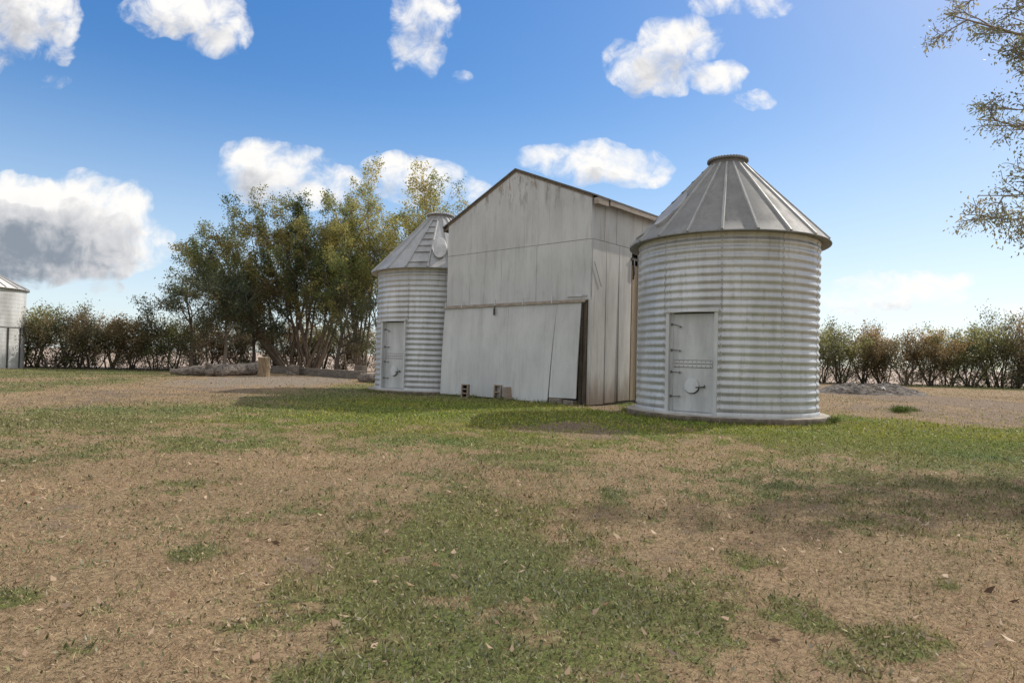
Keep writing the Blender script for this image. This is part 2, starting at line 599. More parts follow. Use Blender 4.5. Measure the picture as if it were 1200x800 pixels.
GREEN = [patch(305, 590, 740, 870, .92), patch(560, 640, 880, 800, .50), patch(240, 452, 920, 510, 1.3), patch(810, 486, 1230, 556, 1.35),
         patch(760, 532, 1260, 625, .52), patch(-80, 468, 270, 528, .85), patch(-80, 441, 130, 470, .8), patch(-100, 429, 260, 446, 1.2), patch(540, 520, 720, 552, .6),
         patch(-30, 688, 55, 716, .8), patch(55, 735, 125, 756, .8), patch(215, 640, 275, 658, .7), patch(815, 643, 890, 664, .8),
         patch(885, 700, 965, 732, .8), patch(985, 732, 1110, 770, .8), patch(750, 730, 870, 772, .75), patch(940, 745, 1010, 790, .6), patch(690, 575, 730, 592, .6),
         patch(0, 512, 140, 565, .45), patch(1000, 448, 1260, 456, .8), patch(1040, 479, 1080, 487, 1.2), patch(180, 505, 330, 530, .5),
         patch(860, 560, 900, 575, .5), patch(1120, 690, 1160, 700, .6), patch(480, 655, 530, 668, .7), patch(150, 560, 240, 580, .5)]
DIRT = [patch(70, 449, 345, 478, .55), patch(960, 452, 1110, 492, 1.0), patch(1010, 474, 1230, 500, .6), patch(680, 472, 745, 482, 1.0), patch(600, 496, 720, 512, .7)]
GRAVEL = [patch(190, 440, 440, 454, .85)]


def ell(x, y, L):
    o = np.zeros_like(x)
    for cx, cy, rx, ry, a in L:
        d = ((x - cx) / rx) ** 2 + ((y - cy) / ry) ** 2
        o = np.maximum(o, a * np.clip(1.25 - d * .72, 0, 1))
    return o


def cover(x, y):
    w1, w2 = fbm(x * .9, y * .9, 3) - .5, fbm(x * .9, y * .9, 11) - .5
    far = np.clip(np.hypot(x, y) / 14, 0.25, 1.4)
    xx, yy = x + w1 * 1.7 * far, y + w2 * 1.7 * far
    n = fbm(x * 2.6, y * 2.6, 5, 5)
    nb = fbm(x * .33, y * .33, 21, 3)
    nf = fbm(x * 9, y * 9, 31, 3)
    g = ell(xx, yy, GREEN)
    g = g * .80 + (n - .5) * 1.5 * (.22 + np.minimum(g, .7)) + (nf - .5) * 1.1 * np.minimum(g, .7) + np.clip(nb - .50, 0, 1) * 1.5 * (.3 + n) + np.clip(nf - .55, 0, 1) * 1.9
    near = np.clip(1.6 - np.abs(y - 13.5) / 4.5, 0, 1) * np.clip((x + 6.5) / 3.0, 0, 1)
    g = np.minimum(g, .64 + .30 * near)
    g = np.clip(g, 0, 1)
    spots = np.clip(fbm(x * 1.9 + 7, y * 1.9, 33, 4) - .64, 0, 1) * 4.0
    dd = np.clip(np.minimum(spots, .6) + ell(xx, yy, DIRT) + (n - .5) * 1.5 * (ell(xx, yy, DIRT) > .05), 0, 1)
    gv = np.clip(ell(xx, yy, GRAVEL) + (n - .5) * 1.2 * (ell(xx, yy, GRAVEL) > .05), 0, 1)
    g = g * (1 - dd * .75) * (1 - gv)
    return g, dd, gv


HEDGE_L, HEDGE_R = Vector((-23, 35.2)), Vector((29.7, 45.6))


def ground_z(x, y):
    r = np.hypot(x, y)
    dr = np.hypot(x - 4.9583, y - 15.1426)
    dl = np.hypot(x + 2.65, y - 22.95)
    dip = .055 * np.exp(-((dr - 2.2) / .9) ** 2) + .075 * np.exp(-((dl - 2.3) / 1.1) ** 2)
    return -dip + (fbm(x * .45, y * .45, 41, 3) - .5) * .05 * np.clip(r / 3, 0, 1) + (fbm(x * 3.1, y * 3.1, 43, 2) - .5) * .014 - np.clip((r - 60) / 60, 0, 1) * .0


def build_ground():
    rr = [0.0]
    r = .6
    while r < 75:
        rr.append(r)
        r *= 1.021
    while r < 6000:
        rr.append(r)
        r *= 1.5
    na = 640
    R, A = np.meshgrid(np.array(rr[1:]), np.arange(na) * 2 * PI / na, indexing='ij')
    x, y = (R * np.cos(A)).ravel(), (R * np.sin(A)).ravel()
    x, y = np.append(x, 0.0), np.append(y, 0.0)
    z = ground_z(x, y)
    z[np.hypot(x, y) > 75] = 0
    nr = len(rr) - 1
    faces = []
    for i in range(nr - 1):
        a = np.arange(na)
        b = (a + 1) % na
        faces.append(np.stack([i * na + a, (i + 1) * na + a, (i + 1) * na + b, i * na + b], 1))
    F = np.concatenate(faces)
    c = len(x) - 1
    tri = [(k, (k + 1) % na, c) for k in range(na)]
    me = bpy.data.meshes.new('lawn')
    me.from_pydata(np.stack([x, y, z], 1).tolist(), [], F.tolist() + tri)
    me.polygons.foreach_set('use_smooth', [True] * len(me.polygons))
    g, d, gv = cover(x, y)
    for nm, v in (('green', g), ('dirt', d), ('gravel', gv)):
        me.attributes.new(nm, 'FLOAT', 'POINT').data.foreach_set('value', v.astype(np.float32))
    m, t, b = new_mat('lawn_ground')
    co = t.coords()
    n1, n2, n3 = t.noise(co, 1.7, 8, .7), t.noise(co, 26, 6, .75), t.noise(co, 120, 3, .7)
    f = t.m('ADD', t.m('MULTIPLY', n2, .6), t.m('MULTIPLY', n3, .4))
    dry = t.mix(t.ramp(f, .34, .66), (.115, .080, .045), (.47, .345, .21))
    dry = t.mix(t.ramp(n1, .3, .72, 0, .45), dry, (.29, .185, .115))
    grn = t.mix(t.ramp(f, .36, .64), (.065, .080, .024), (.20, .235, .075))
    drt = t.mix(t.ramp(f, .36, .64), (.145, .102, .07), (.285, .215, .155))
    grv = t.mix(t.ramp(f, .36, .64), (.15, .118, .09), (.33, .275, .22))
    ga = t.m('ADD', t.attr('green', True), t.m('MULTIPLY_ADD', n2, .9, -.45))
    c = t.mix(t.ramp(ga, .25, .7), dry, grn)
    c = t.mix(t.ramp(t.m('ADD', t.attr('dirt', True), t.m('MULTIPLY_ADD', n2, .7, -.35)), .3, .7), c, drt)
    c = t.mix(t.ramp(t.attr('gravel', True), .3, .7), c, grv)
    t.put(b.inputs['Base Color'], c)
    b.inputs['Roughness'].default_value = .95
    b.inputs['Specular IOR Level'].default_value = .1
    t.put(b.inputs['Normal'], t.bump(f, .8, .03))
    me.materials.append(m)
    o = bpy.data.objects.new('lawn', me)
    COL.objects.link(o)
    tag(o, 'patchy lawn of dry brown and green grass in front of the bins and barn', 'lawn', kind='structure')
    # the harvested field past the hedgerows
    dr = (HEDGE_R - HEDGE_L).normalized()
    nv = Vector((-dr.y, dr.x))
    a0, a1 = HEDGE_L - dr * 4000 + nv * 3.0, HEDGE_R + dr * 4000 + nv * 3.0
    s0, s1 = HEDGE_L - dr * 60 + nv * 3.0, HEDGE_R + dr * 60 + nv * 3.0
    mb = MB()
    pts, fs = [], []
    rows = [0, 8, 30, 120, 700, 4500]
    cols = [-4000, -300, -60, 0, 60, 120, 360, 4000]
    for rI in rows:
        for cI in cols:
            p = HEDGE_L + dr * cI + nv * (2.0 + rI)
            pts.append((p.x, p.y, .05))
    nc = len(cols)
    for i in range(len(rows) - 1):
        for j in range(nc - 1):
            fs.append((i * nc + j, i * nc + j + 1, (i + 1) * nc + j + 1, (i + 1) * nc + j))
    mb.add(pts, fs)
    m2, t2, b2 = new_mat('stubble_field')
    c2 = t2.mapping(t2.coords(), (1, 1, 1), rot=(0, 0, .2))
    q1, q2 = t2.noise(c2, .05, 6, .6), t2.noise(t2.mapping(c2, (.3, 2.5, 1)), 1.2, 5, .7)
    cc = t2.mix(t2.ramp(q2, .35, .65), (.38, .285, .225), (.53, .42, .35))
    cc = t2.mix(t2.ramp(q1, .35, .65, 0, .4), cc, (.45, .37, .29))
    t2.put(b2.inputs['Base Color'], cc)
    b2.inputs['Roughness'].default_value = .95
    b2.inputs['Specular IOR Level'].default_value = .1
    mb.build('field', m2, label='pale harvested field stretching out past the hedgerows', cat='field', kind='structure')


build_ground()

# ----------------------------------------------------------------- grass, dead thatch, fallen leaves
BIN_R, BIN_L = Vector((4.9583, 15.1426, 0)), Vector((-2.65, 22.95, -.05))
BARN_O, BARN_RZ = Vector((-.0488, 18.4712, 0)), rad(-42.136)


def free_of_buildings(x, y):
    ok = (np.hypot(x - BIN_R.x, y - BIN_R.y) > 2.2) & (np.hypot(x - BIN_L.x, y - BIN_L.y) > 2.33)
    c, s = math.cos(BARN_RZ), math.sin(BARN_RZ)
    lx, ly = (x - BARN_O.x) * c + (y - BARN_O.y) * s, -(x - BARN_O.x) * s + (y - BARN_O.y) * c
    return ok & ~((abs(lx) < 2.8) & (ly > -.12) & (ly < 6.1))


def scatter(y0, y1, dens, margin=1.2):
    k = 600 / FPX * 1.06
    xm = k * y1 + margin
    n = int(dens * (y1 - y0) * 2 * xm)
    x, y = npr.uniform(-xm, xm, n), npr.uniform(y0, y1, n)
    keep = (abs(x) < k * y + margin) & free_of_buildings(x, y)
    return x[keep], y[keep]


def unit(n, tilt_lo, tilt_hi):
    az, el = npr.uniform(0, 2 * PI, n), npr.uniform(rad(tilt_lo), rad(tilt_hi), n)
    return np.stack([np.cos(az) * np.cos(el), np.sin(az) * np.cos(el), np.sin(el)], 1)


def build_grass():
    dryV, dryC, grV, grC = [], [], [], []
    bands = [(1.7, 4.2, 7000, 1.0), (4.2, 7, 4300, 1.25), (7, 11, 1700, 1.7), (11, 18, 620, 2.6), (18, 30, 230, 3.6), (30, 46, 70, 5.0)]
    for y0, y1, dens, sc in bands:
        # dead thatch
        x, y = scatter(y0, y1, dens * .85)
        g, d, gv = cover(x, y)
        keep = npr.random(len(x)) < (1 - .60 * g) * (1 - .75 * d) * (1 - .95 * gv)
        x, y = x[keep], y[keep]
        n = len(x)
        P = np.stack([x, y, ground_z(x, y) - .003], 1)
        Dv = unit(n, 3, 48)
        N = np.tile([0, 0, 1.0], (n, 1)) + npr.normal(0, .35, (n, 3))
        L = npr.uniform(.014, .042, n) * sc ** .38 * (.55 + .95 * fbm(x * 2.3, y * 2.3, 57, 3))
        W = npr.uniform(.0018, .0040, n) * sc ** 1.12
        dryV.append(kites(P, Dv, N, L, W))
        t = npr.random((n, 1))
        c = np.array([.205, .142, .076]) * (1 - t) + np.array([.72, .55, .34]) * t
        dk = npr.random((n, 1)) < .20
        c = np.where(dk, np.array([.13, .085, .05]), c)
        ol = np.clip((fbm(x * .55, y * .55, 55, 4) - .42) * 4, 0, .75)[:, None]
        c = c * (1 - ol * .55) + np.array([.205, .175, .088]) * ol * .55
        patchy = (.30 + 1.25 * fbm(x * 1.5, y * 1.5, 51, 6))[:, None]
        dryC.append(c * patchy * npr.uniform(.85, 1.12, (n, 1)))
        # green leaves
        x, y = scatter(y0, y1, dens * .95)
        g, d, gv = cover(x, y)
        keep = npr.random(len(x)) < np.clip((g + npr.normal(0, .12, len(x))) * 1.25 - .10, 0.02, 1) * (1 - .6 * d)
        x, y, g = x[keep], y[keep], g[keep]
        n = len(x)
        near_barn = np.clip(1.6 - abs(y - 13.6) / 4.0, 0, 1) * np.clip((x + 6.5) / 3.0, .1, 1)
        P = np.stack([x, y, ground_z(x, y) - .003], 1)
        Dv = unit(n, 12, 75)
        N = np.tile([0, 0, 1.0], (n, 1)) + npr.normal(0, .5, (n, 3))
        broad = npr.random(n) < .62
        L = np.where(broad, npr.uniform(.010, .036, n), npr.uniform(.03, .075, n)) * sc ** .22 * (.5 + 1.0 * fbm(x * 1.9, y * 1.9, 63, 3)) * (1 + .15 * near_barn)
        W = np.where(broad, npr.uniform(.006, .013, n), npr.uniform(.0025, .0045, n)) * sc ** .95
        P[:, 2] += np.where(broad, npr.uniform(0, .022, n), 0)
        grV.append(kites(P, Dv, N, L, W))
        t = npr.random((n, 1))
        c = np.array([.060, .074, .027]) * (1 - t) + np.array([.330, .345, .150]) * t
        pale = npr.random((n, 1)) < .14
        c = np.where(pale, np.array([.30, .30, .20]), c)
        nb = near_barn[:, None]
        c = c * (1 - nb) + c * np.array([1.18, 1.34, .52]) * nb
        hue = fbm(x * .8, y * .8, 61, 3)[:, None]
        c = c * (1 + (hue - .5) * np.array([.8, .25, .3]))
        grC.append(c * np.array([1.14, 1.03, 1.12]) * npr.uniform(.8, 1.18, (n, 1)))
    # taller growth where the mower does not reach: along the barn foot and round the footings
    PX = []
    c_, s_ = math.cos(BARN_RZ), math.sin(BARN_RZ)
    lx, ly = npr.uniform(-2.9, 2.85, 1500), -.2 - np.abs(npr.normal(0, .09, 1500))
    PX.append(np.stack([BARN_O.x + lx * c_ - ly * s_, BARN_O.y + lx * s_ + ly * c_], 1))
    for bc, rr_ in ((BIN_R, 2.24), (BIN_L, 2.36)):
        a_ = npr.uniform(rad(-200), rad(20), 1700)
        r_ = rr_ + np.abs(npr.normal(0, .08, 1700))
        PX.append(np.stack([bc.x + r_ * np.cos(a_), bc.y + r_ * np.sin(a_)], 1))
    PX = np.concatenate(PX)
    PX = PX[fbm(PX[:, 0] * 1.6, PX[:, 1] * 1.6, 81, 3) + npr.normal(0, .08, len(PX)) > .47]
    n = len(PX)
    P = np.stack([PX[:, 0], PX[:, 1], ground_z(PX[:, 0], PX[:, 1]) - .005], 1)
    Dv = unit(n, 45, 88)
    grV.append(kites(P, Dv, np.tile([0, 0, 1.0], (n, 1)) + npr.normal(0, .6, (n, 3)), npr.uniform(.05, .15, n), npr.uniform(.008, .016, n)))
    t = npr.random((n, 1))
    grC.append(np.array([.09, .12, .035]) * (1 - t) + np.array([.27, .28, .10]) * t)
    quads_object('dry_grass', np.concatenate(dryV), M['grass'], np.concatenate(dryC), label='short dead brown grass blades covering most of the lawn', cat='dry grass', kind='stuff')
    quads_object('green_grass', np.concatenate(grV), M['grass'], np.concatenate(grC), label='short green grass and small broad leaves in patches across the lawn', cat='green grass', kind='stuff')
    # fallen leaves
    V, C = [], []
    for y0, y1, dens, sc in ((1.8, 6, 26, 1), (6, 14, 9, 1.1), (14, 26, 2.5, 1.3)):
        x, y = scatter(y0, y1, dens)
        n = len(x)
        P = np.stack([x, y, ground_z(x, y) + npr.uniform(.006, .028, n)], 1)
        Dv = unit(n, -12, 22)
        N = np.tile([0, 0, 1.0], (n, 1)) + npr.normal(0, .45, (n, 3))
        L = npr.uniform(.025, .062, n) * sc
        bend = np.zeros((n, 3))
        bend[:, 2] = npr.uniform(.0, .022, n)
        V.append(kites(P, Dv, N, L, L * npr.uniform(.3, .62, n), bend))
        t = npr.random((n, 1))
        c = np.array([.24, .13, .07]) * (1 - t) + np.array([.60, .46, .33]) * t
        c = np.where(npr.random((n, 1)) < .12, np.array([.11, .065, .04]), c)
        C.append(c)
    quads_object('fallen_leaves', np.concatenate(V), M['grass'], np.concatenate(C), label='dry tan leaves scattered over the lawn', cat='fallen leaves', kind='stuff')


build_grass()

# ----------------------------------------------------------------- grain bins
ZF, ZE, ZC, R_W, R_E, R_C, R_F = .085, 3.90, 5.92, 2.0, 2.222, .42, 2.225
A0, A1 = rad(-144.8), rad(-112.0)     # door opening
DOOR_TOP = 2.23
PITCHZ = .164


def wall_r(z):
    return R_W + .0145 * math.cos(2 * PI * (z - ZF) / PITCHZ)


def polar(r, a, z):
    return (r * math.cos(a), r * math.sin(a), z)


def make_bin(loc, label, rung_panel, hatch_panel, roof_mat):
    root = empty('grain_bin', loc, 0, label=label, cat='grain bin', group='corrugated grain bins flanking the barn')
    # footing
    mb = MB()
    mb.lathe([(0.01, -.3), (R_F + .012, -.3), (R_F + .01, .02), (R_F, ZF - .008), (R_F - .01, ZF - .001), (0.01, ZF - .001)], 96)
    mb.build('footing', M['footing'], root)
    # wall
    prof = []
    z = ZF
    while z < ZE + .001:
        prof.append((wall_r(z), z))
        z += PITCHZ / 10
    mb = MB()
    na = 352
    mb.lathe(prof, na, rad(-144.8), rad(-144.8) + 2 * PI, skip=lambda a, z: a < A1 and z < DOOR_TOP)
    vv = np.array(mb.v)
    aa = np.arctan2(vv[:, 1], vv[:, 0])
    dent = (fbm(aa * 3.2 + loc[0] * 7 + 40, vv[:, 2] * 1.3, 91, 3) - .5) * .022
    sc_ = 1 + dent * np.clip((vv[:, 2] - ZF) * 3, 0, 1) * np.clip((ZE - vv[:, 2]) * 3, 0, 1) * np.clip(np.abs(np.angle(np.exp(1j * (aa - (A0 + A1) / 2)))) * 2.5 - .8, 0, 1) / R_W
    vv[:, :2] *= sc_[:, None]
    mb.v = vv.tolist()
    # inside backing so that the doorway reads as a solid reveal
    mb.build('wall', M['bin_wall'], root)
    # seams with bolts
    for k in range(10):
        a = rad(-110.4 + 36 * k)
        z0 = ZF
        mb = MB()
        n = int((ZE - z0) / (PITCHZ / 8))
        v, f = [], []
        for i in range(n + 1):
            zz = z0 + (ZE - z0) * i / n
            if k == 9 and zz < DOOR_TOP + .02:
                pass
            for da, lf in ((-.0125, .001), (-.011, .008), (.011, .008), (.0125, .001)):
                v.append(polar(wall_r(zz) + lf, a + da, zz))
        for i in range(n):
            f += [(4 * i + q, 4 * i + q + 1, 4 * i + q + 5, 4 * i + q + 4) for q in range(3)]
        mb.add(v, f, True)
        bolts = MB()
        zz = ZF + PITCHZ * .5
        while zz < ZE:
            bolts.dome(polar(wall_r(zz) + .004, a, zz), polar(1, a, 0), .016)
            bolts.dome(polar(wall_r(zz + PITCHZ / 2) + .004, a, zz + PITCHZ / 2), polar(1, a, 0), .016)
            zz += PITCHZ
        nf = len(mb.f)
        mb.add(bolts.v, bolts.f, True)
        seam = mb.build('wall_seam', M['bin_seam'], root)
        seam.data.materials.append(M['bolt'])
        for p in seam.data.polygons:
            if p.index >= nf: p.material_index = 1
    # bottom angle ring with bolts
    mb = MB()
    mb.lathe([(R_W + .022, ZF), (R_W + .024, ZF + .07), (R_W + .012, ZF + .085)], 160, A1, A0 + 2 * PI)
    for k in range(70):
        a = A1 + (2 * PI - (A1 - A0)) * (k + .5) / 70
        mb.dome(polar(R_W + .023, a, ZF + .04), polar(1, a, 0), .013)
    mb.build('base_ring', M['bin_wall'], root)
    # ---- door set (flat, recessed chord) in a frame turned so that local -y looks out
    am = (A0 + A1) / 2
    half = R_W * math.sin((A1 - A0) / 2)
    out = R_W * math.cos((A1 - A0) / 2)          # distance of the chord from the axis
    fr = Matrix.Rotation(am + PI / 2, 4, 'Z')     # local x along the door, -y outward

    def place(mb, name, mat, parent, bevel=0.0, **kw):
        mb.v = [tuple(fr @ Vector(p)) for p in mb.v]
        return mb.build(name, mat, parent, bevel=bevel, **kw)
    yd = -(out - .085)
    mb = MB()
    # jambs run from the wall edge to the recessed panel; header and sill close the opening
    for s in (-1, 1):
        x0, x1 = sorted((s * half, s * (half - .065)))
        mb.box(x0 - .004, x1 + .004, -(out + .03), yd + .12, ZF, DOOR_TOP)
        xa, xb = sorted((s * (half - .065), s * (half - (.125 if s < 0 else .105))))
        mb.box(xa, xb, yd - .018, yd + .10, ZF, DOOR_TOP)
    mb.box(-half - .03, half + .03, -(out + .062), yd + .1, DOOR_TOP - .005, DOOR_TOP + .05)
    mb.box(-half + .06, half - .06, -(out + .045), yd + .1, ZF, ZF + .045)
    for k in range(9):
        mb.dome((-half + .04 + k * (2 * half - .08) / 8, -(out + .062), DOOR_TOP + .024), (0, -1, 0), .012)
    place(mb, 'door_frame', M['bin_door'], root)
    # curved infill over the header so no slit is left between flat frame and round wall
    dl, dr_ = -half + .125, half - .105
    mb = MB()
    zt = DOOR_TOP - .03
    mb.box(dl, dr_, yd, yd + .03, ZF + .05, zt)
    door = place(mb, 'door', M['bin_door'], root)
    h = zt - ZF
    zb = ZF + h * .50
    mb = MB()
    mb.box(dl + .015, dr_ - .03, yd - .014, yd - .001, zb - .070, zb - .008)
    mb.box(dl + .015, dr_ - .03, yd - .014, yd - .001, zb + .008, zb + .070)
    nb0 = len(mb.f)
    mb.box(dl + .02, dr_ - .035, yd - .005, yd - .001, zb - .0078, zb + .0078)
    mb.box(dl + .02, dr_ - .035, yd - .004, yd - .001, zb - .083, zb - .0702)
    mb.box(dl + .02, dr_ - .035, yd - .004, yd - .001, zb + .0702, zb + .083)
    for k in range(9):
        for dz in (-.05, .05):
            mb.dome((dl + .05 + k * (dr_ - dl - .12) / 8, yd - .014, zb + dz), (0, -1, 0), .012)
    band = place(mb, 'door_band', M['bin_door'], door)
    band.data.materials.append(M['bolt'])
    for p in band.data.polygons:
        if p.index >= nb0: p.material_index = 1
    mb = MB()
    mb.box(dl + .015, dr_ - .05, yd - .012, yd - .001, ZF + .065, ZF + .115)
    for k in range(8):
        mb.dome((dl + .05 + k * (dr_ - dl - .14) / 7, yd - .012, ZF + .09), (0, -1, 0), .011)
    place(mb, 'bottom_strip', M['bin_door'], door)
    # latches on the left stile
    for i, q in enumerate((.895, .635, .415, .17)):
        zz = ZF + h * q
        mb = MB()
        ang = (-.35, -.06, -.03, .03)[i]
        mb.tube([(dl - .035, yd - .03, zz), (dl + .04, yd - .035, zz), (dl + .20, yd - .03, zz + math.tan(ang) * .17)], [.009, .009, .007], 6)
        mb.box(dl - .045, dl - .01, yd - .030, yd - .016, zz - .028, zz + .028)
        mb.tube([(dl + .16, yd - .045, zz + math.tan(ang) * .15 - .03), (dl + .16, yd - .02, zz + math.tan(ang) * .15 + .02)], [.008, .008], 6)
        place(mb, 'latch', M['iron'], door)
    # round sampling hatch, hanging a little open
    hx, hz, hr = (dl + dr_) / 2 - .015, ZF + h * .285, .155
    mb = MB()
    n = 28
    ring = [(hx + hr * math.cos(2 * PI * k / n), hz + hr * math.sin(2 * PI * k / n)) for k in range(n)]
    v = [(x, yd - .008, z) for x, z in ring] + [(x, yd - .022 - .02 * (hz + hr - z) / hr, z) for x, z in ring]
    mb.add(v, [tuple(range(n, 2 * n))] + [((k + 1) % n, k, k + n, (k + 1) % n + n) for k in range(n)])
    hatch = place(mb, 'hatch', M['bin_door'], door)
    mb = MB()
    arc = [(hx + (hr + .008) * math.cos(t), yd - .005, hz + (hr + .008) * math.sin(t) - .004) for t in np.linspace(rad(205), rad(345), 14)]
    mb.tube(arc, [.004] + [.014] * 12 + [.004], 5)
    place(mb, 'hatch_gap_shade', M['dark_iron'], hatch)  # dark solid arc standing in for the shade under the open lid
    mb = MB()
    mb.tube([(hx + .10, yd - .05, hz - .035), (hx + .2, yd - .045, hz - .03), (hx + .29, yd - .03, hz - .015)], [.013, .015, .012], 6)
    mb.tube([(hx + .275, yd - .03, hz - .04), (hx + .285, yd - .035, hz + .02)], [.014, .014], 6)
    place(mb, 'hatch_handle', M['dark_iron'], hatch)
    # ---- roof
    z_e, z_t = ZE - .03, ZC - .13
    r_t = .40

    def cone(t, lift=0.0):     # t: 0 eave .. 1 top
        sl = math.atan2(z_t - z_e, R_E - r_t)
        return R_E + (r_t - R_E) * t + lift * math.sin(sl), z_e + (z_t - z_e) * t + lift * math.cos(sl)
    mb = MB()
    pr = [cone(t / 8) for t in range(9)]
    mb.lathe([(R_W - .03, ZE - .02), (R_E - .02, z_e - .03), (R_E + .004, z_e - .028), (R_E + .002, z_e)] + pr, 160, smooth=True)
    roof = mb.build('roof', roof_mat, root)
    for p in roof.data.polygons:
        p.use_smooth = True
    for k in range(20):
        a = rad(-110.4 + 18 * k)
        mb = MB()
        secs = []
        for t in (0.0, .25, .5, .75, .985):
            r, z = cone(t, -.003)
            r2, z2 = cone(t, .034)
            wd = .030 if t > .5 else .036
            da, db = wd / max(r, .3), wd * .55 / max(r, .3)
            secs.append([polar(r, a - da, z), polar(r2, a - db, z2), polar(r2, a + db, z2), polar(r, a + da, z)])
        v = [p for s_ in secs for p in s_]
        f = []
        for i in range(4):
            for j in range(3):
                f.append((i * 4 + j, i * 4 + 4 + j, i * 4 + 5 + j, i * 4 + 1 + j))
        f += [(0, 1, 2, 3), (19, 18, 17, 16)]
        mb.add(v, f)
        mb.build('roof_rib', M['bin_roof_rib'], roof)
    # ladder rungs on one panel
    if rung_panel is not None:
        for i in range(7):
            t = .08 + i * .127 + (.06 if i else 0)
            a = rad(-110.4 + 18 * rung_panel + 9)
            mb = MB()
            r, z = cone(t, .0)
            r1, z1 = cone(t, .045)
            r2, z2 = cone(t + .03, .004)
            hw = rad(8.2)
            v = []
            for s_ in (-1, 0, 1):
                v += [polar(r, a + s_ * hw, z), polar(r1, a + s_ * hw, z1), polar(r2, a + s_ * hw, z2)]
            mb.add(v, [(0, 3, 4, 1), (3, 6, 7, 4), (1, 4, 5, 2), (4, 7, 8, 5), (0, 1, 2), (8, 7, 6)])
            mb.build('ladder_rung', M['bin_roof_light'], roof)
    # rounded hatch lid on the neighbouring panel
    a = rad(-110.4 + 18 * hatch_panel + 9)
    mb = MB()
    n = 24
    v, f = [], []
    for lift in (.0, .05):
        for k in range(n):
            t = 2 * PI * k / n
            du, dv = math.cos(t), math.sin(t)
            tt = .36 + (.13 + .10 * (1 if abs(dv) > .2 else abs(dv) * 5)) * dv * .95
            wid = .235 * (1.0 if dv < .3 else 1 - .25 * (dv - .3))
            r, z = cone(tt, lift + (.03 if lift and dv < 0 else 0))
            v.append(polar(r, a + du * wid / r * .98, z))
    f = [tuple(range(n, 2 * n))] + [(k, (k + 1) % n, (k + 1) % n + n, k + n) for k in range(n)]
    mb.add(v, f)
    mb.build('roof_hatch', M['bin_roof_light'], roof)
    # cap
    mb = MB()
    mb.lathe([(r_t - .01, z_t - .02), (r_t - .015, z_t + .10), (R_C - .01, z_t + .09), (R_C + .03, z_t + .085), (R_C + .035, z_t + .13), (R_C, z_t + .145),
              (R_C * .72, z_t + .165), (.01, z_t + .185)], 72)
    cap = mb.build('roof_cap', roof_mat, roof)
    mb = MB()
    for k in range(40):
        a = 2 * PI * k / 40
        c0 = polar(R_C + .036, a, z_t + .085)
        mb.tube([polar(R_C + .034, a, z_t + .083), polar(R_C + .034, a, z_t + .135), polar(R_C - .05, a, z_t + .16)], [.012, .014, .012], 5)
    mb.build('cap_crimp', roof_mat, cap)
    return root


make_bin(BIN_R, 'round corrugated grain bin on the right of the barn, sunlit along its right edge', 16, 17, M['bin_roof'])
lb = make_bin(BIN_L, 'round corrugated grain bin behind the left of the barn, with ladder rungs up its roof', 0, 1, M['bin_roof_light'])
lb.scale = (1.05, 1.05, 1.05)

# the big pale silo cut off by the left edge
far_c = Vector((-28.05, 33.4, 0))
bt = empty('grain_silo', far_c, 0, label='large pale silo cut off by the left edge of the photo', cat='silo')
RS, HS = 2.42, 4.12
mb = MB()
prof, z = [], 0.0
while z <= HS:
    prof.append((RS + .0015 * math.cos(2 * PI * z / .2), z))
    z += .0333
mb.lathe(prof, 160)
mb.build('wall', M['bin_wall_far'], bt)
mb = MB()
mb.lathe([(RS - .03, HS - .02), (RS + .12, HS - .05), (RS + .13, HS), (.35, HS + 1.25), (.35, HS + 1.4), (.01, HS + 1.5)], 96)
rf = mb.build('roof', M['bin_roof_light'], bt)
for k in range(24):
    a = 2 * PI * k / 24
    mb = MB()
    mb.tube([polar(RS + .13, a, HS + .02), polar(.36, a, HS + 1.27)], [.03, .02], 5)
    mb.build('roof_rib', M['bin_roof_rib'], rf)
mb = MB()
mb.lathe([(RS + .01, 2.10), (RS + .025, 2.105), (RS + .025, 2.15), (RS + .01, 2.155)], 160)
mb.build('wall_band', M['bin_roof'], bt)
for deg in (-72, -40, -8, 12, 56):
    mb = MB()
    a = rad(deg)
    mb.hexa([polar(RS, a - .011, .0), polar(RS + .05, a - .011, .0), polar(RS + .05, a + .011, .0), polar(RS, a + .011, .0),
             polar(RS, a - .011, 2.1), polar(RS + .05, a - .011, 2.1), polar(RS + .05, a + .011, 2.1), polar(RS, a + .011, 2.1)])
    mb.build('stiffener', M['dark_iron'], bt)
mb = MB()
mb.lathe([(.01, -.2), (RS + .2, -.2), (RS + .19, .04), (.01, .042)], 96)
mb.build('footing', M['concrete'], bt)

# ----------------------------------------------------------------- barn (local: x along the front, -y outward, origin front centre)
barn = empty('barn', BARN_O, BARN_RZ, label='tall weathered white gabled barn standing between the two round bins', cat='barn')
XL, XR, ZS, ZP, ZEL, ZER = -2.73, 2.73, 4.30, 6.53, 5.30, 5.42
DEP = 6.2
RX = .06
mb = MB()
mb.prism([(XL, ZS + .008), (XR, ZS), (XR, ZER), (RX, ZP), (XL, ZEL)], 0, .06)
mb.build('gable_wall', M['panel'], barn)
mb = MB()
mb.box(XL, -.42, .004, .06, 2.74, ZS - .004)
mb.box(-.412, .9, .0025, .06, 2.74, ZS - .006)
mb.box(.908, XR, .005, .06, 2.74, ZS - .009)
mb.build('front_wall', M['panel'], barn)
mb = MB()
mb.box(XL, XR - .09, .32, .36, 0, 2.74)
mb.build('interior_shade_sheet', M['dark_wood_and_shade'], barn)  # dark sheet standing in for the shaded interior seen past the doors
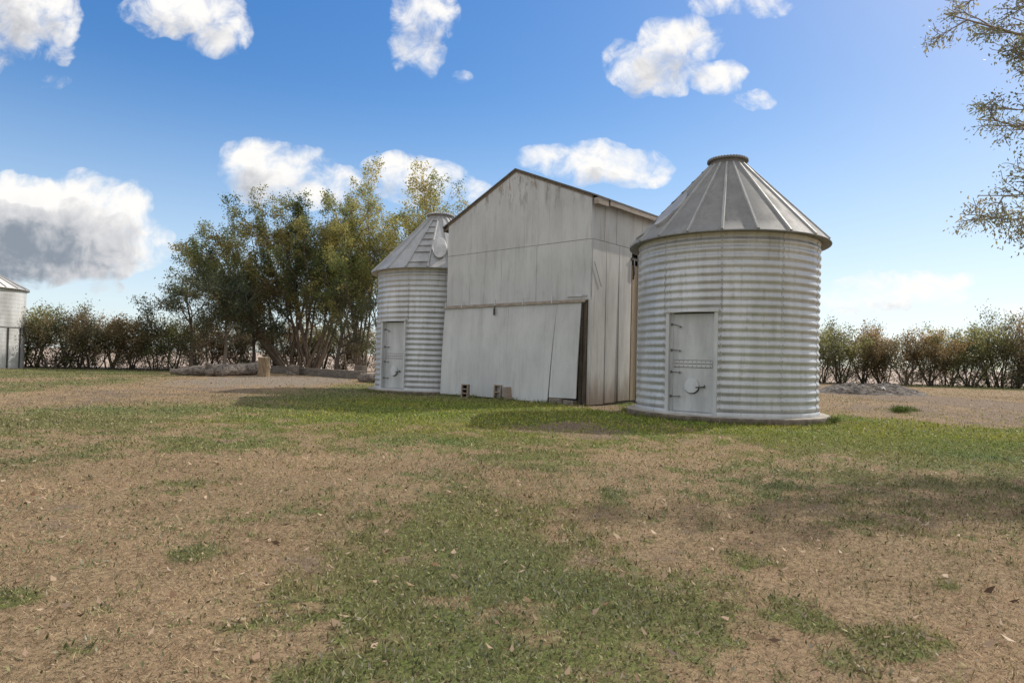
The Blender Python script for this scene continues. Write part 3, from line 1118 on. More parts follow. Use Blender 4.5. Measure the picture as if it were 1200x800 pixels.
# upper and lower side boards (right side)
yy = [0.0, .60, 1.16, 1.80, 2.5, 3.2, 4.0, 5.0, DEP]
for i in range(len(yy) - 1):
    mb = MB()
    mb.box(XR - .05, XR + .004 * (i % 3), yy[i] + (.06 if i == 0 else .006), yy[i + 1] - .006, ZS + .012, ZER - .04)
    mb.build('upper_side_panel', M['panel_side'], barn)
ys = [0.0, .70, 1.32, 1.96]
for i in range(3):
    mb = MB()
    mb.hexa([(XR - .05, ys[i] + (.065 if i == 0 else .009), .02 + .03 * i), (XR + .02 + .012 * i, ys[i] + (.065 if i == 0 else .009), .02 + .03 * i), (XR + .02 - .010 * i, ys[i + 1] - .009, .03 + .03 * i), (XR - .05, ys[i + 1] - .009, .03 + .03 * i),
             (XR - .05, ys[i] + (.065 if i == 0 else .004), ZS), (XR + .006, ys[i] + (.065 if i == 0 else .004), ZS), (XR + .004, ys[i + 1] - .004, ZS), (XR - .05, ys[i + 1] - .004, ZS)])
    mb.build('side_panel', M['panel_side'], barn)
mb = MB()
mb.box(XR - .08, XR - .03, 2.05, 2.32, .08, 3.86)
mb.build('side_board', M['brown_board'], barn)
mb = MB()
mb.box(XR - .05, XR - .004, 2.34, DEP, .02, ZS)
mb.build('side_panel', M['panel_side'], barn)
mb = MB()
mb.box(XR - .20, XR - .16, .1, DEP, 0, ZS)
mb.build('interior_shade_sheet', M['dark_wood_and_shade'], barn)  # dark sheet added so the cracks between side panels read as shade
mb = MB()
mb.box(XR + .012, XR + .05, 1.90, 2.5, 3.98, 4.05)
mb.tube([(XR + .03, 2.02, 4.0), (XR + .035, 2.03, 3.62), (XR + .02, 2.02, 3.45)], [.025, .03, .02], 6)
mb.build('hook_rail', M['dark_iron'], barn)
mb = MB()   # dark rod standing in for a diagonal crack in the first panel
mb.tube([(XR + .028, .12, 3.72), (XR + .028, .45, 3.1)], [.006, .006], 5)
mb.build('panel_crack', M['dark_iron'], barn)
# left side, rear
mb = MB()
mb.box(XL, XL + .05, .065, DEP, 0, ZEL - .03)
mb.build('left_wall', M['panel_side'], barn)
mb = MB()
mb.prism([(XL, 0), (XR - .01, 0), (XR - .01, ZER - .03), (RX, ZP - .02), (XL, ZEL - .03)], DEP + .002, DEP + .05)
mb.build('rear_wall', M['panel_side'], barn)
# roof sheets
sl_l = (ZP - ZEL) / (RX - XL)
sl_r = (ZP - ZER) / (XR - RX)
ov = .24
TH = .045
mb = MB()
mb.prism([(XL - ov, ZEL - sl_l * ov + .012), (RX, ZP + .012), (RX, ZP + .012 + TH), (XL - ov, ZEL - sl_l * ov + .012 + TH)], -.05, DEP + .2)
mb.prism([(RX + .001, ZP + .012), (XR + ov, ZER - sl_r * ov + .012), (XR + ov, ZER - sl_r * ov + .012 + TH), (RX + .001, ZP + .012 + TH)], -.05, DEP + .2)
roof = mb.build('roof', M['tin_roof'], barn)
mb = MB()
mb.box(XR + .10, XR + ov - .012, -.045, .42, ZER - sl_r * ov - .15, ZER - sl_r * ov + .006)
mb.build('fascia', M['fascia'], roof)
mb = MB()
mb.box(XR + ov - .035, XR + ov - .006, .50, DEP + .15, ZER - sl_r * ov - .105, ZER - sl_r * ov + .008)
mb.build('fascia', M['fascia'], roof)
mb = MB()
mb.box(XL - ov + .02, XL - ov + .05, -.03, DEP + .15, ZEL - sl_l * ov - .10, ZEL - sl_l * ov + .008)
mb.build('fascia', M['old_board'], roof)
for k in range(9):
    y = .46 + k * .68
    mb = MB()
    mb.prism([(XR - .02, ZER - .09), (XR + ov - .04, ZER - sl_r * ov - .07), (XR + ov - .04, ZER - sl_r * ov + .008), (XR - .02, ZER + .015)], y, y + .05)
    mb.build('rafter_tail', M['old_board'], roof)
for k in range(9):
    y = .02 + k * .72
    mb = MB()
    mb.prism([(XL - ov + .052, ZEL - sl_l * ov - .08), (XL + .02, ZEL - .1), (XL + .02, ZEL + .012), (XL - ov + .052, ZEL - sl_l * ov + .01)], y, y + .05)
    mb.build('rafter_tail', M['old_board'], roof)
mb = MB()   # trim under the gable edge
mb.hexa([(XL - .02, -.022, ZEL - .055), (RX, -.022, ZP - .05), (RX, -.002, ZP - .05), (XL - .02, -.002, ZEL - .055),
         (XL - .02, -.022, ZEL + .0), (RX, -.022, ZP + .006), (RX, -.002, ZP + .006), (XL - .02, -.002, ZEL + .0)])
mb.hexa([(RX + .002, -.022, ZP - .05), (XR, -.022, ZER - .055), (XR, -.002, ZER - .055), (RX + .002, -.002, ZP - .05),
         (RX + .002, -.022, ZP + .006), (XR, -.022, ZER), (XR, -.002, ZER), (RX + .002, -.002, ZP + .006)])
mb.build('rake_trim', M['old_board'], roof)

# sliding doors: tall panels hung from a track, kicked out at the bottom
def door_leaf(xt0, xt1, xb0, xb1, zt, zb0, zb1, y_top, y_bot, mat, th=.03):
    mb = MB()
    nz = 10
    v = []
    for i in range(nz + 1):
        t = i / nz
        xa, xb = xb0 + (xt0 - xb0) * t, xb1 + (xt1 - xb1) * t
        za, zb = zb0 + (zt - zb0) * t, zb1 + (zt - zb1) * t
        y = y_bot + (y_top - y_bot) * t - .02 * math.sin(PI * t)
        v += [(xa, y, za), (xb, y, zb), (xb, y + th, zb), (xa, y + th, za)]
    f = [(3, 2, 1, 0), (4 * nz, 4 * nz + 1, 4 * nz + 2, 4 * nz + 3)]
    for i in range(nz):
        o = 4 * i
        for j in range(4):
            f.append((o + j, o + (j + 1) % 4, o + 4 + (j + 1) % 4, o + 4 + j))
    mb.add(v, f)
    return mb


d1 = door_leaf(-2.74, -.055, -2.775, -.02, 2.66, .02, .03, -.05, -.125, M['panel_door']).build('sliding_door', M['panel_door'], barn)
d1b = door_leaf(-.045, 1.700, -.012, 1.50, 2.66, .03, .0, -.052, -.135, M['panel_door']).build('door_panel', M['panel_door'], d1)
d2 = door_leaf(1.710, 2.50, 1.565, 2.452, 2.66, .16, .17, -.055, -.15, M['panel_door']).build('sliding_door', M['panel_door'], barn, label='narrow right door leaf tilted away at its foot')
mb = MB()
mb.box(XL - .03, 2.66, -.085, -.003, 2.70, 2.735)
mb.box(XL - .03, 2.64, -.10, -.075, 2.655, 2.70)
trk = mb.build('door_track', M['fascia'], barn)
for x in (-2.66, -1.95, -.55, .52, 1.55):
    mb = MB()
    mb.box(x - .018, x + .018, -.104, -.086, 2.66, 2.86)
    mb.build('track_bracket', M['bin_door'], trk)
mb = MB()
mb.box(-.58, -.52, -.13, -.108, 2.40, 2.60)
mb.box(-.565, -.535, -.118, -.106, 2.58, 2.68)
mb.build('hanger', M['dark_iron'], d1)
mb = MB()
mb.box(2.0, 2.64, -.035, -.003, 2.815, 2.84)
mb.dome((2.52, -.035, 2.86), (0, -1, 0), .035, 10)
mb.build('strap', M['bin_door'], barn)
mb = MB()
mb.box(2.435, 2.675, -.045, .10, -.05, 2.69)
mb.build('corner_post', M['post'], barn, bevel=.006)
mb = MB()
mb.box(2.53, 2.57, -.075, -.046, .0, 2.6)
mb.build('post_batten', M['dark_wood_and_shade'], barn)
mb = MB()
mb.box(2.678, XR + .018, -.004, .05, .02, 2.738)
mb.build('corner_trim', M['panel_side'], barn)
mb = MB()
for x0, x1, y0, zt in ((1.62, 2.05, -.22, .15), (2.06, 2.40, -.19, .12)):
    mb.box(x0, x1, y0, y0 + .3, -.1, zt)
mb.build('door_footing', M['concrete'], barn, bevel=.02)
mb = MB()
mb.box(XR - .25, XR - .055, .1, DEP, -.1, .05)
mb.build('footing', M['concrete'], barn)

# ----------------------------------------------------------------- cinder blocks against the door
def barn_pt(x, y, z=0):
    return BARN_O + Matrix.Rotation(BARN_RZ, 3, 'Z') @ Vector((x, y, z))


def cinder_block(loc, rz, tilt, cores, label, size=(.20, .20, .40)):
    """stands on end; its cored face looks along local -y"""
    w, d, h = size
    mb = MB()
    wt = .032
    if cores:
        # outer walls and webs
        mb.box(-w / 2, -w / 2 + wt, -d / 2, d / 2, 0, h)
        mb.box(w / 2 - wt, w / 2, -d / 2, d / 2, 0, h)
        n = cores
        ch = (h - wt * (n + 1)) / n
        for i in range(n + 1):
            z = i * (ch + wt)
            mb.box(-w / 2 + wt, w / 2 - wt, -d / 2 + .002, d / 2 - .002, z + (.0015 if i == 0 else 0), z + wt - (.0015 if i == n else 0))
        pass
    else:
        mb.box(-w / 2, w / 2, -d / 2, d / 2, 0, h)
    o = mb.build('cinder_block', M['block'], None, bevel=.004, label=label, cat='cinder block', group='cinder blocks leaning on the barn door')
    if cores:
        q = MB()
        q.box(-w / 2 + .01, w / 2 - .01, d / 2 + .001, d / 2 + .012, .01, h - .01)
        q.build('core_shade_sheet', M['dark_wood_and_shade'], o)  # dark sheet added behind the cores so the holes look shaded
    o.matrix_world = Matrix.Translation(loc) @ Matrix.Rotation(rz, 4, 'Z') @ Matrix.Rotation(tilt, 4, 'X')
    return o


p = G(545, 466); cinder_block((p.x, p.y, -.01), rad(-14), rad(-4), 3, 'cinder block with three holes showing, standing alone by the barn door')
p = G(583.5, 467.5); cinder_block((p.x, p.y, -.01), rad(-22), rad(-6), 2, 'cinder block with two big holes showing, paired with a solid faced block', (.22, .20, .41))
p = G(597.5, 468.5); cinder_block((p.x, p.y, -.01), rad(28), rad(-9), 0, 'solid faced cinder block leaning on the barn door beside a holed block', (.30, .18, .37))

# ----------------------------------------------------------------- logs, stump, timber edging
rng = random.Random(5)


def log(p0, p1, r0, r1, label, mat, bumps=.18, n=14, sag=.1, knob=None):
    a, b = Vector(p0), Vector(p1)
    mid = (a + b) / 2
    mb = MB()
    pts, rs = [], []
    off = rng.uniform(0, 6)
    for i in range(n + 1):
        t = i / n
        q = a.lerp(b, t) - mid
        q += Vector((math.sin(t * 5 + off) * sag, math.cos(t * 4 + off) * sag, math.sin(t * 6 + off) * sag * .35))
        pts.append(q)
        rs.append((r0 + (r1 - r0) * t) * (1 + bumps * math.sin(t * 9 + off) * .5 + rng.uniform(-bumps, bumps) * .3))
    mb.tube(pts, rs, 18, True, True, .15, rng)
    if knob:
        for t, dirv, l, r in knob:
            s = a.lerp(b, t) - mid
            mb.tube([s, s + Vector(dirv) * l * .6, s + Vector(dirv) * l], [r, r * .8, r * .55], 8, True, True, .1, rng)
    return mb.build('log', mat, None, loc=mid, label=label, cat='log')


g0, g1 = G(203, 439), G(256, 441)
log((g0.x, g0.y, .17), (g1.x, g1.y, .25), .13, .27, 'thinner grey fallen log at the left end of the log row', M['log'], .25, knob=[(.75, (.2, -.4, .8), .5, .12)])
g0, g1 = G(243, 441), G(300, 439.5)
log((g0.x, g0.y, .18), (g1.x, g1.y, .32), .16, .34, 'thick twisted grey log lying next to the cut stump', M['log'], .3, knob=[(.2, (-.5, -.5, .5), .8, .13), (.8, (.3, -.3, .8), .35, .2)])
g0, g1 = G(218, 439), G(292, 437)
log((g0.x, g0.y + .4, .2), (g1.x, g1.y + .4, .3), .2, .25, 'long pale log lying behind the twisted log', M['log'], .2)
p = G(309, 441.5)
st = empty('stump', (p.x, p.y, 0), 0, label='upright cut tree stump with a pale flat top beside the logs', cat='stump')
mb = MB()
mb.tube([(0, 0, -.1), (0, 0, .05), (.01, 0, .3), (0, .01, .6), (0, 0, .93)], [.34, .30, .26, .255, .27], 22, False, True, .04, rng)
mb.build('bark', M['stump_bark'], st)
mb = MB()
mb.lathe([(.262, .915), (.245, .94), (.01, .945)], 22)
mb.build('cut_face', M['cut_wood'], st)


def timber(p0, p1, w, h, name, label, cat='timber', mat=None, z=0.0):
    a, b = Vector(p0), Vector(p1)
    d = (b - a)
    L = d.length
    mb = MB()
    mb.box(-L / 2, L / 2, -w / 2, w / 2, 0, h)
    o = mb.build(name, mat or M['beam'], None, bevel=.02, label=label, cat=cat)
    o.location = (a + b) / 2 + Vector((0, 0, z))
    o.rotation_euler = (0, 0, math.atan2(d.y, d.x))
    return o


timber(G(345, 439), G(425, 444.5), .30, .40, 'timber_beam', 'long dark squared timber on the ground edging the gravel', mat=M['beam'])
timber(G(320, 437.5), G(340, 438.5), .30, .42, 'timber_beam', 'short dark squared timber between the stump and the long timber', mat=M['beam'])
timber(G(339, 439.5), G(347, 440), .34, .55, 'wooden_block', 'small pale wooden block at the joint of the two timbers', 'block', M['log'])
timber(G(419, 442), G(427, 442.5), .34, .62, 'wooden_block', 'dark upright block behind the right end of the long timber', 'block', M['beam'])
g0, g1 = G(424, 447), G(446, 449)
log((g0.x, g0.y, .18), (g1.x, g1.y, .18), .20, .19, 'short round log beside the left bin', M['log'], .08, sag=.02)

# ----------------------------------------------------------------- ash and brush heap
p = G(1020, 461)
heap = empty('debris_heap', (p.x, p.y, 0), 0, label='low grey heap of ash and brush in front of the right hedgerow', cat='debris heap')
nx, ny = 90, 46
xs, ys_ = np.meshgrid(np.linspace(-2.6, 2.6, nx), np.linspace(-1.5, 1.5, ny), indexing='ij')
rr = 1 - (xs / 2.5) ** 2 - (ys_ / 1.4) ** 2
hz = np.clip(rr, 0, 1) ** .7 * .46 * (.15 + 1.6 * fbm(xs * 1.3 + 5, ys_ * 1.3, 71, 4)) + (fbm(xs * 6, ys_ * 6, 77, 3) - .5) * .16 * np.clip(rr * 3, 0, 1) - .03
mb = MB()
mb.add(np.stack([xs.ravel(), ys_.ravel(), hz.ravel()], 1).tolist(), [(i * ny + j, (i + 1) * ny + j, (i + 1) * ny + j + 1, i * ny + j + 1) for i in range(nx - 1) for j in range(ny - 1)])
mb.build('ash_mound', M['ash'], heap)
mb = MB()
for k in range(150):
    x, y = rng.gauss(0, 1.1), rng.gauss(-.1, .6)
    if (x / 2.4) ** 2 + (y / 1.3) ** 2 > 1: continue
    h0 = .28 * max(0, 1 - (x / 2.5) ** 2 - (y / 1.4) ** 2) + .04
    a, l = rng.uniform(0, 6.28), rng.uniform(.2, .8)
    q = Vector((math.cos(a) * l / 2, math.sin(a) * l / 2, rng.uniform(-.08, .14)))
    c = Vector((x, y, h0))
    mb.tube([c - q, c + Vector((0, 0, .03)), c + q], [.012, .014, .006], 5)
mb.build('sticks', M['bark_pale'], heap, kind='stuff')
for x, y, sx, sy, rz, tl in ((.35, -.7, .5, .3, .4, .5), (.75, -.62, .35, .3, -.3, .35), (.2, -.4, .3, .2, 1.0, .8)):
    mb = MB()
    n = 6
    vv, ff = [], []
    for i in range(n + 1):
        for j in range(n + 1):
            vv.append(((i / n - .5) * sx, (j / n - .5) * sy, .03 * math.sin(i * 1.4 + j) + .02 * math.cos(j * 2.1)))
    for i in range(n):
        for j in range(n):
            ff.append((i * (n + 1) + j, (i + 1) * (n + 1) + j, (i + 1) * (n + 1) + j + 1, i * (n + 1) + j + 1))
    mb.add(vv, ff, True)
    o = mb.build('scrap_sheet', M['pale_scrap'], heap)
    o.location = (x, y, .24)
    o.rotation_euler = (tl, .1, rz)

# ----------------------------------------------------------------- trees


def rot_dir(d, ang, rg):
    o = d.orthogonal().normalized()
    o = Matrix.Rotation(rg.uniform(0, 2 * PI), 3, d) @ o
    return (d * math.cos(ang) + o * math.sin(ang)).normalized()


def grow(br, anchors, p, d, L, r, lvl, P, rg):
    """recursive limb: collects polylines (points, radii) and twig anchors (point, direction)"""
    nseg = max(3, int(L / P['seg'][min(lvl, len(P['seg']) - 1)]))
    pts, rs, dirs = [p.copy()], [r], [d.copy()]
    q, dd = p.copy(), d.copy()
    j = P['jit'][min(lvl, len(P['jit']) - 1)]
    up = P['up'][min(lvl, len(P['up']) - 1)]
    for i in range(nseg):
        dd = (dd + Vector((rg.gauss(0, j), rg.gauss(0, j), rg.gauss(0, j) + up))).normalized()
        q = q + dd * (L / nseg)
        pts.append(q.copy())
        rs.append(max(r * (1 - .82 * (i + 1) / nseg), .004))
        dirs.append(dd.copy())
    br.append((pts, rs, lvl))
    if lvl >= P['leaf_lvl']:
        for i in range(1, len(pts)):
            if lvl > P['leaf_lvl'] or i > len(pts) * P.get('leaf_from', .4):
                anchors.append((pts[i], dirs[i]))
    if lvl < P['max']:
        n = P['kids'][lvl]
        n = max(1, int(n * rg.uniform(.8, 1.2)))
        t0 = P['from'][lvl]
        for k in range(n):
            t = t0 + (1 - t0) * (k + rg.random()) / n
            i = min(int(t * nseg), nseg - 1)
            fr = t * nseg - i
            pp = pts[i].lerp(pts[i + 1], fr)
            ang = rad(rg.uniform(*P['ang'][lvl]))
            cd = rot_dir(dirs[i], ang, rg)
            l = L * P['ratio'][lvl] * (1.15 - .65 * t) * rg.uniform(.7, 1.25)
            grow(br, anchors, pp, cd, max(l, .15), max(rs[i] * .6, .005), lvl + 1, P, rg)


def leaf_quads(anchors, per, size, spread, cols, seed, droop=.2, aspect=.55, clump=.9, cols_top=None, zr=None):
    g = np.random.default_rng(seed)
    A = np.array([tuple(a[0]) for a in anchors])
    Dd = np.array([tuple(a[1]) for a in anchors])
    A, Dd = np.repeat(A, per, 0), np.repeat(Dd, per, 0)
    n = len(A)
    P = A + g.normal(0, spread, (n, 3))
    Dv = Dd * .5 + g.normal(0, .7, (n, 3)) - np.array([0, 0, droop])
    N = g.normal(0, 1, (n, 3)) + np.array([0, 0, .6])
    L = size * g.uniform(.65, 1.35, n)
    V = kites(P, Dv, N, L, L * aspect * g.uniform(.7, 1.2, n))
    cols = np.array(cols)
    cl = (fbm(A[:, 0] * clump + 3.1, A[:, 2] * clump + A[:, 1] * .7, seed % 97, 3) - .5) * 2.6 + .5 + g.normal(0, .16, n)
    if zr is not None:
        cl = cl + (A[:, 2] - zr[0]) / (zr[1] - zr[0]) * .5 - .25
    k = np.clip(cl, 0, .999) * (len(cols) - 1)
    i = k.astype(int)
    f = (k - i)[:, None]
    C = cols[i] * (1 - f) + cols[np.minimum(i + 1, len(cols) - 1)] * f
    C = C * g.uniform(.7, 1.25, (n, 1))
    return V, C


def branch_mesh(br, name, mat, parent, minr=.0):
    mb = MB()
    for pts, rs, lvl in br:
        if max(rs) < minr: continue
        mb.tube(pts, rs, 9 if lvl == 0 else (6 if lvl == 1 else 4), False)
    return mb.build(name, mat, parent)


BROAD = dict(seg=[.7, .45, .3, .22], jit=[.05, .10, .16, .2], up=[.02, .05, .05, .04], leaf_lvl=2, max=3, kids=[10, 7, 5], ang=[(18, 42), (22, 50), (25, 60)],
             ratio=[.42, .46, .45], leaf_from=.3)
BROAD['from'] = [.28, .25, .2]


def make_tree(name, loc, stems, P, leaf, bark, seed, label, cat='tree', group=None):
    rg = random.Random(seed)
    root = empty(name, loc, 0, label=label, cat=cat, group=group)
    br, an = [], []
    for (bx, by, az, tilt, L, r) in stems:
        d = Vector((math.sin(rad(az)) * math.sin(rad(tilt)), -math.cos(rad(az)) * math.sin(rad(tilt)), math.cos(rad(tilt))))
        grow(br, an, Vector((bx, by, -.1)), d, L, r, 0, P, rg)
    branch_mesh(br, 'trunk', bark, root)
    V, C = leaf_quads(an, seed=seed, **leaf)
    if 'prune' in P:
        keep = P['prune'](V[:, 0])
        V, C = V[keep], C[keep]
    quads_object('crown', V, M['leaf'], C, root)
    return root, len(V)


OLIVE = [(0.115, 0.15, 0.062), (0.175, 0.205, 0.085), (0.25, 0.27, 0.11), (0.33, 0.32, 0.13), (0.42, 0.35, 0.13)]
YELLOW = [(0.14, 0.185, 0.068), (0.22, 0.26, 0.095), (0.32, 0.345, 0.125), (0.43, 0.42, 0.15), (0.52, 0.44, 0.15)]
DARK = [(0.058, 0.081, 0.052), (0.091, 0.117, 0.073), (0.137, 0.156, 0.091), (0.195, 0.182, 0.091)]
RUST = [(0.15, 0.131, 0.069), (0.237, 0.188, 0.094), (0.338, 0.231, 0.106), (0.425, 0.275, 0.125), (0.525, 0.362, 0.188)]
HEDGE = [(0.124, 0.124, 0.072), (0.195, 0.176, 0.098), (0.28, 0.227, 0.13), (0.39, 0.286, 0.163)]

rg = random.Random(3)
# main multi-stemmed tree
base = D(352, 431, 42.0); base.z = 0
stems = []
for i in range(13):
    az = i * 137.5 + rg.uniform(-20, 20)
    t = (3 + 21 * ((i + .5) / 13) ** .8)
    stems.append((rg.uniform(-.9, .9), rg.uniform(-.7, .7), az, t, rg.uniform(8.9, 10.9) * (1 - .0045 * t), rg.uniform(.06, .115)))
stems += [(-.8, -.3, -95, 32, 9.2, .085), (-.4, 0, -80, 40, 8.0, .07), (-.7, .1, -100, 24, 9.6, .08), (-.9, .3, -88, 42, 8.6, .07), (-.6, -.4, -70, 35, 8.8, .07), (-1.0, 0, -92, 38, 9.4, .08), (-1.1, .4, -84, 48, 7.8, .1), (-.9, -.4, -105, 29, 9.8, .08), (.9, .3, 100, 28, 8.6, .1), (1.0, -.2, 85, 22, 9.5, .12), (-.5, -.6, -60, 44, 6.6, .06), (.4, -.5, 60, 30, 7, .1)]
print(make_tree('broadleaf_tree', base, stems, BROAD, dict(per=5, size=.125, spread=.13, cols=OLIVE, droop=.3), M['bark'], 11,
                'tall many stemmed tree with a broad olive and brown crown behind the logs')[1])
# tall yellowish tree behind the left bin
base = D(455, 432, 40.0); base.z = 0
P2 = dict(BROAD, up=[.03, .10, .09, .06])
stems = [(rg.uniform(-1.8, 1.8), rg.uniform(-.6, .6), i * 101, 3 + 1.5 * i, rg.uniform(8.9, 10.8), rg.uniform(.06, .10)) for i in range(9)]
print(make_tree('broadleaf_tree', base, stems, P2, dict(per=4, size=.125, spread=.13, cols=YELLOW, droop=.2), M['bark'], 23,
                'tall yellow green tree rising behind the left bin with upright top shoots')[1])
base = D(418, 432, 41.0); base.z = 0
stems = [(rg.uniform(-.6, .6), rg.uniform(-.4, .4), i * 75, 4 + 3.4 * i, rg.uniform(6.3, 8.6), rg.uniform(.07, .12)) for i in range(6)]
print(make_tree('broadleaf_tree', base, stems, P2, dict(per=4, size=.12, spread=.13, cols=YELLOW, droop=.2), M['bark'], 29,
                'slim yellowing tree between the broad olive tree and the left bin')[1])
# small dark tree in front
SPREAD = dict(seg=[.4, .35, .25, .2], jit=[.05, .12, .18, .2], up=[.0, .03, .02, .02], leaf_lvl=1, max=3, kids=[12, 6, 4], ang=[(40, 75), (25, 55), (25, 60)], ratio=[.62, .5, .5], leaf_from=.35)
SPREAD['from'] = [.28, .3, .2]
base = D(394, 436, 37.5); base.z = 0
print(make_tree('juniper_tree', base, [(0, 0, 0, 2, 4.2, .15)], SPREAD, dict(per=6, size=.12, spread=.14, cols=DARK, aspect=.4, droop=.1), M['bark_dark'], 31,
                'small dark spreading evergreen with a single trunk left of the left bin')[1])
for (px, Y, h, sd, lab, bk) in ((297, 40, 5.2, 41, 'dark evergreen with a black trunk standing behind the stump', 'bark_dark'),
                                (262, 38.5, 4.8, 43, 'dark evergreen with a pale forked trunk behind the logs', 'bark_pale'),
                                (224, 37.0, 4.6, 47, 'blue green evergreen at the left end of the tree group', 'bark'),
                                (322, 44, 4.8, 53, 'dark evergreen half hidden among the many stemmed tree', 'bark_dark')):
    base = D(px, 434, Y); base.z = 0
    make_tree('juniper_tree', base, [(0, 0, 0, 2, h, .13)], SPREAD, dict(per=7, size=.13, spread=.17, cols=DARK + [(.16, .13, .06)], aspect=.42, droop=.1), M[bk], sd, lab)

# ---- hedgerows of separate shrubs
SHRUB = dict(seg=[.35, .28, .2, .18], jit=[.10, .16, .2, .2], up=[.03, .03, .03, .03], leaf_lvl=1, max=2, kids=[7, 6], ang=[(20, 60), (25, 65)], ratio=[.5, .5], leaf_from=.3)
SHRUB['from'] = [.30, .2]
shrub_kinds = []
PAL = [HEDGE, RUST, OLIVE, HEDGE, RUST, HEDGE, OLIVE, HEDGE]
for k in range(8):
    rg = random.Random(100 + k)
    br, an = [], []
    ns = 6 + k % 3
    for i in range(ns):
        az, tl = rg.uniform(0, 360), rg.uniform(6, 36)
        d = Vector((math.sin(rad(az)) * math.sin(rad(tl)), math.cos(rad(az)) * math.sin(rad(tl)), math.cos(rad(tl))))
        grow(br, an, Vector((rg.uniform(-.35, .35), rg.uniform(-.3, .3), -.05)), d, rg.uniform(2.5, 3.5), rg.uniform(.035, .065), 0, SHRUB, rg)
    for i in range(11):   # low sprouts
        az, tl = rg.uniform(0, 360), rg.uniform(25, 70)
        d = Vector((math.sin(rad(az)) * math.sin(rad(tl)), math.cos(rad(az)) * math.sin(rad(tl)), math.cos(rad(tl))))
        grow(br, an, Vector((rg.uniform(-.8, .8), rg.uniform(-.3, .3), -.05)), d, rg.uniform(.9, 1.9), rg.uniform(.012, .022), 0, SHRUB, rg)
    # thinner foliage near the ground
    an = [a for a in an if rg.random() < (.10 + .90 * min(1, max(0, (a[0].z - .95) / .9)))]
    pal = PAL[k]
    if k in (3, 5): pal = HEDGE[:2] + OLIVE[2:4]
    tr = branch_mesh(br, 'trunk', M['bark_dark'] if k % 2 else M['bark'], None)
    V, C = leaf_quads(an, 6, .115, .17, pal, 300 + k, clump=1.2, zr=(.8, 3.4))
    cr = quads_object('crown', V, M['leaf'], C)
    shrub_kinds.append((tr.data, cr.data, len(V)))
    bpy.data.objects.remove(tr)
    bpy.data.objects.remove(cr)
print('shrub leaves', [s[2] for s in shrub_kinds])


def put_shrub(kind, loc, rz, sc, label, group):
    root = empty('hedge_shrub', loc, rz, label=label, cat='shrub', group=group)
    root.scale = sc
    for nm, me in (('trunk', shrub_kinds[kind][0]), ('crown', shrub_kinds[kind][1])):
        o = bpy.data.objects.new(nm, me)
        COL.objects.link(o)
        o.parent = root


ORD = ['first', 'second', 'third', 'fourth', 'fifth', 'sixth', 'seventh', 'eighth', 'ninth', 'tenth', 'eleventh', 'twelfth', 'thirteenth', 'fourteenth', 'fifteenth', 'sixteenth']
WORD = ['olive brown', 'rust leaved', 'olive green', 'dark leaved', 'rust leaved', 'dark leaved', 'olive green', 'dark leaved']
rg = random.Random(77)
left_px = [(17, 362, 4), (38, 356, 3), (60, 364, 0), (84, 366, 5), (108, 367, 7), (132, 368, 4), (156, 372, 1), (180, 374, 6), (203, 372, 3)]
for i, (px, top, k) in enumerate(left_px):
    Y = 35.4 + (px - 20) * .009 + rg.uniform(-.3, .3)
    b = D(px, 433, Y); b.z = 0
    t = D(px, top, Y).z
    s = t / 3.6
    put_shrub(k, b, rg.uniform(0, 6.28), (s * rg.uniform(.95, 1.1), s * .9, s), '%s shrub of the left hedgerow, %s to the right of the pale silo' % (WORD[k], ORD[i]), 'shrubs of the left hedgerow')
mid_px = [(230, 1), (252, 7), (276, 4), (300, 0), (326, 6), (350, 1), (376, 3), (402, 4), (428, 0), (452, 5)]
for i, (px, k) in enumerate(mid_px):
    Y = 44.5 + rg.uniform(-.5, .8)
    b = D(px, 431, Y); b.z = 0
    s = rg.uniform(.74, .92)
    put_shrub(k, b, rg.uniform(0, 6.28), (s * 1.1, s, s), '%s shrub in the row behind the tall trees, %s from its left end' % (WORD[k], ORD[i]), 'shrubs behind the tall trees')
right_px = [(962, 381, 3), (986, 384, 5), (1012, 386, 1), (1036, 381, 7), (1062, 384, 4), (1090, 387, 1), (1114, 390, 6), (1138, 378, 3), (1166, 374, 5), (1190, 372, 7), (1214, 380, 0)]
for i, (px, top, k) in enumerate(right_px):
    Y = 45.4 + rg.uniform(-.4, .4)
    b = D(px, 451, Y); b.z = 0
    t = D(px, top, Y).z
    s = t / 3.65
    put_shrub(k, b, rg.uniform(0, 6.28), (s * rg.uniform(.9, 1.05), s * .9, s), '%s shrub of the right hedgerow, %s to the right of the big bin' % (WORD[k], ORD[i]), 'shrubs of the right hedgerow')

# ---- weeds at the foot of the right bin and on the bare ground
def weed(px, py, label, h, n, seed):
    b = G(px, py)
    root = b
    g = np.random.default_rng(seed)
    P = np.stack([np.clip(g.normal(0, h * .7, n), -h * .75, h * .75), np.clip(g.normal(0, h * .4, n), -h, h), np.zeros(n)], 1)
    Dv = np.stack([g.normal(0, .7, n), g.normal(0, .7, n), g.uniform(.3, 1.4, n)], 1)
    P2 = P + Dv * h * g.uniform(0, .5, (n, 1))
    V = kites(P2, Dv, g.normal(0, 1, (n, 3)), h * g.uniform(.25, .6, n), h * g.uniform(.08, .18, n))
    t = g.random((n, 1))
    C = np.array([.07, .11, .025]) * (1 - t) + np.array([.20, .25, .07]) * t
    o = quads_object('weed_clump', V, M['grass'], C, label=label, cat='weed')
    o.location = b
    return o


weed(978, 494, 'leafy green weed clump against the right edge of the concrete footing', .13, 260, 1)
weed(1056, 483, 'yellow green weed tuft on the bare ground right of the big bin', .20, 520, 2)
weed(1072, 482, 'small green weed beside the yellow green tuft on bare ground', .13, 160, 3)

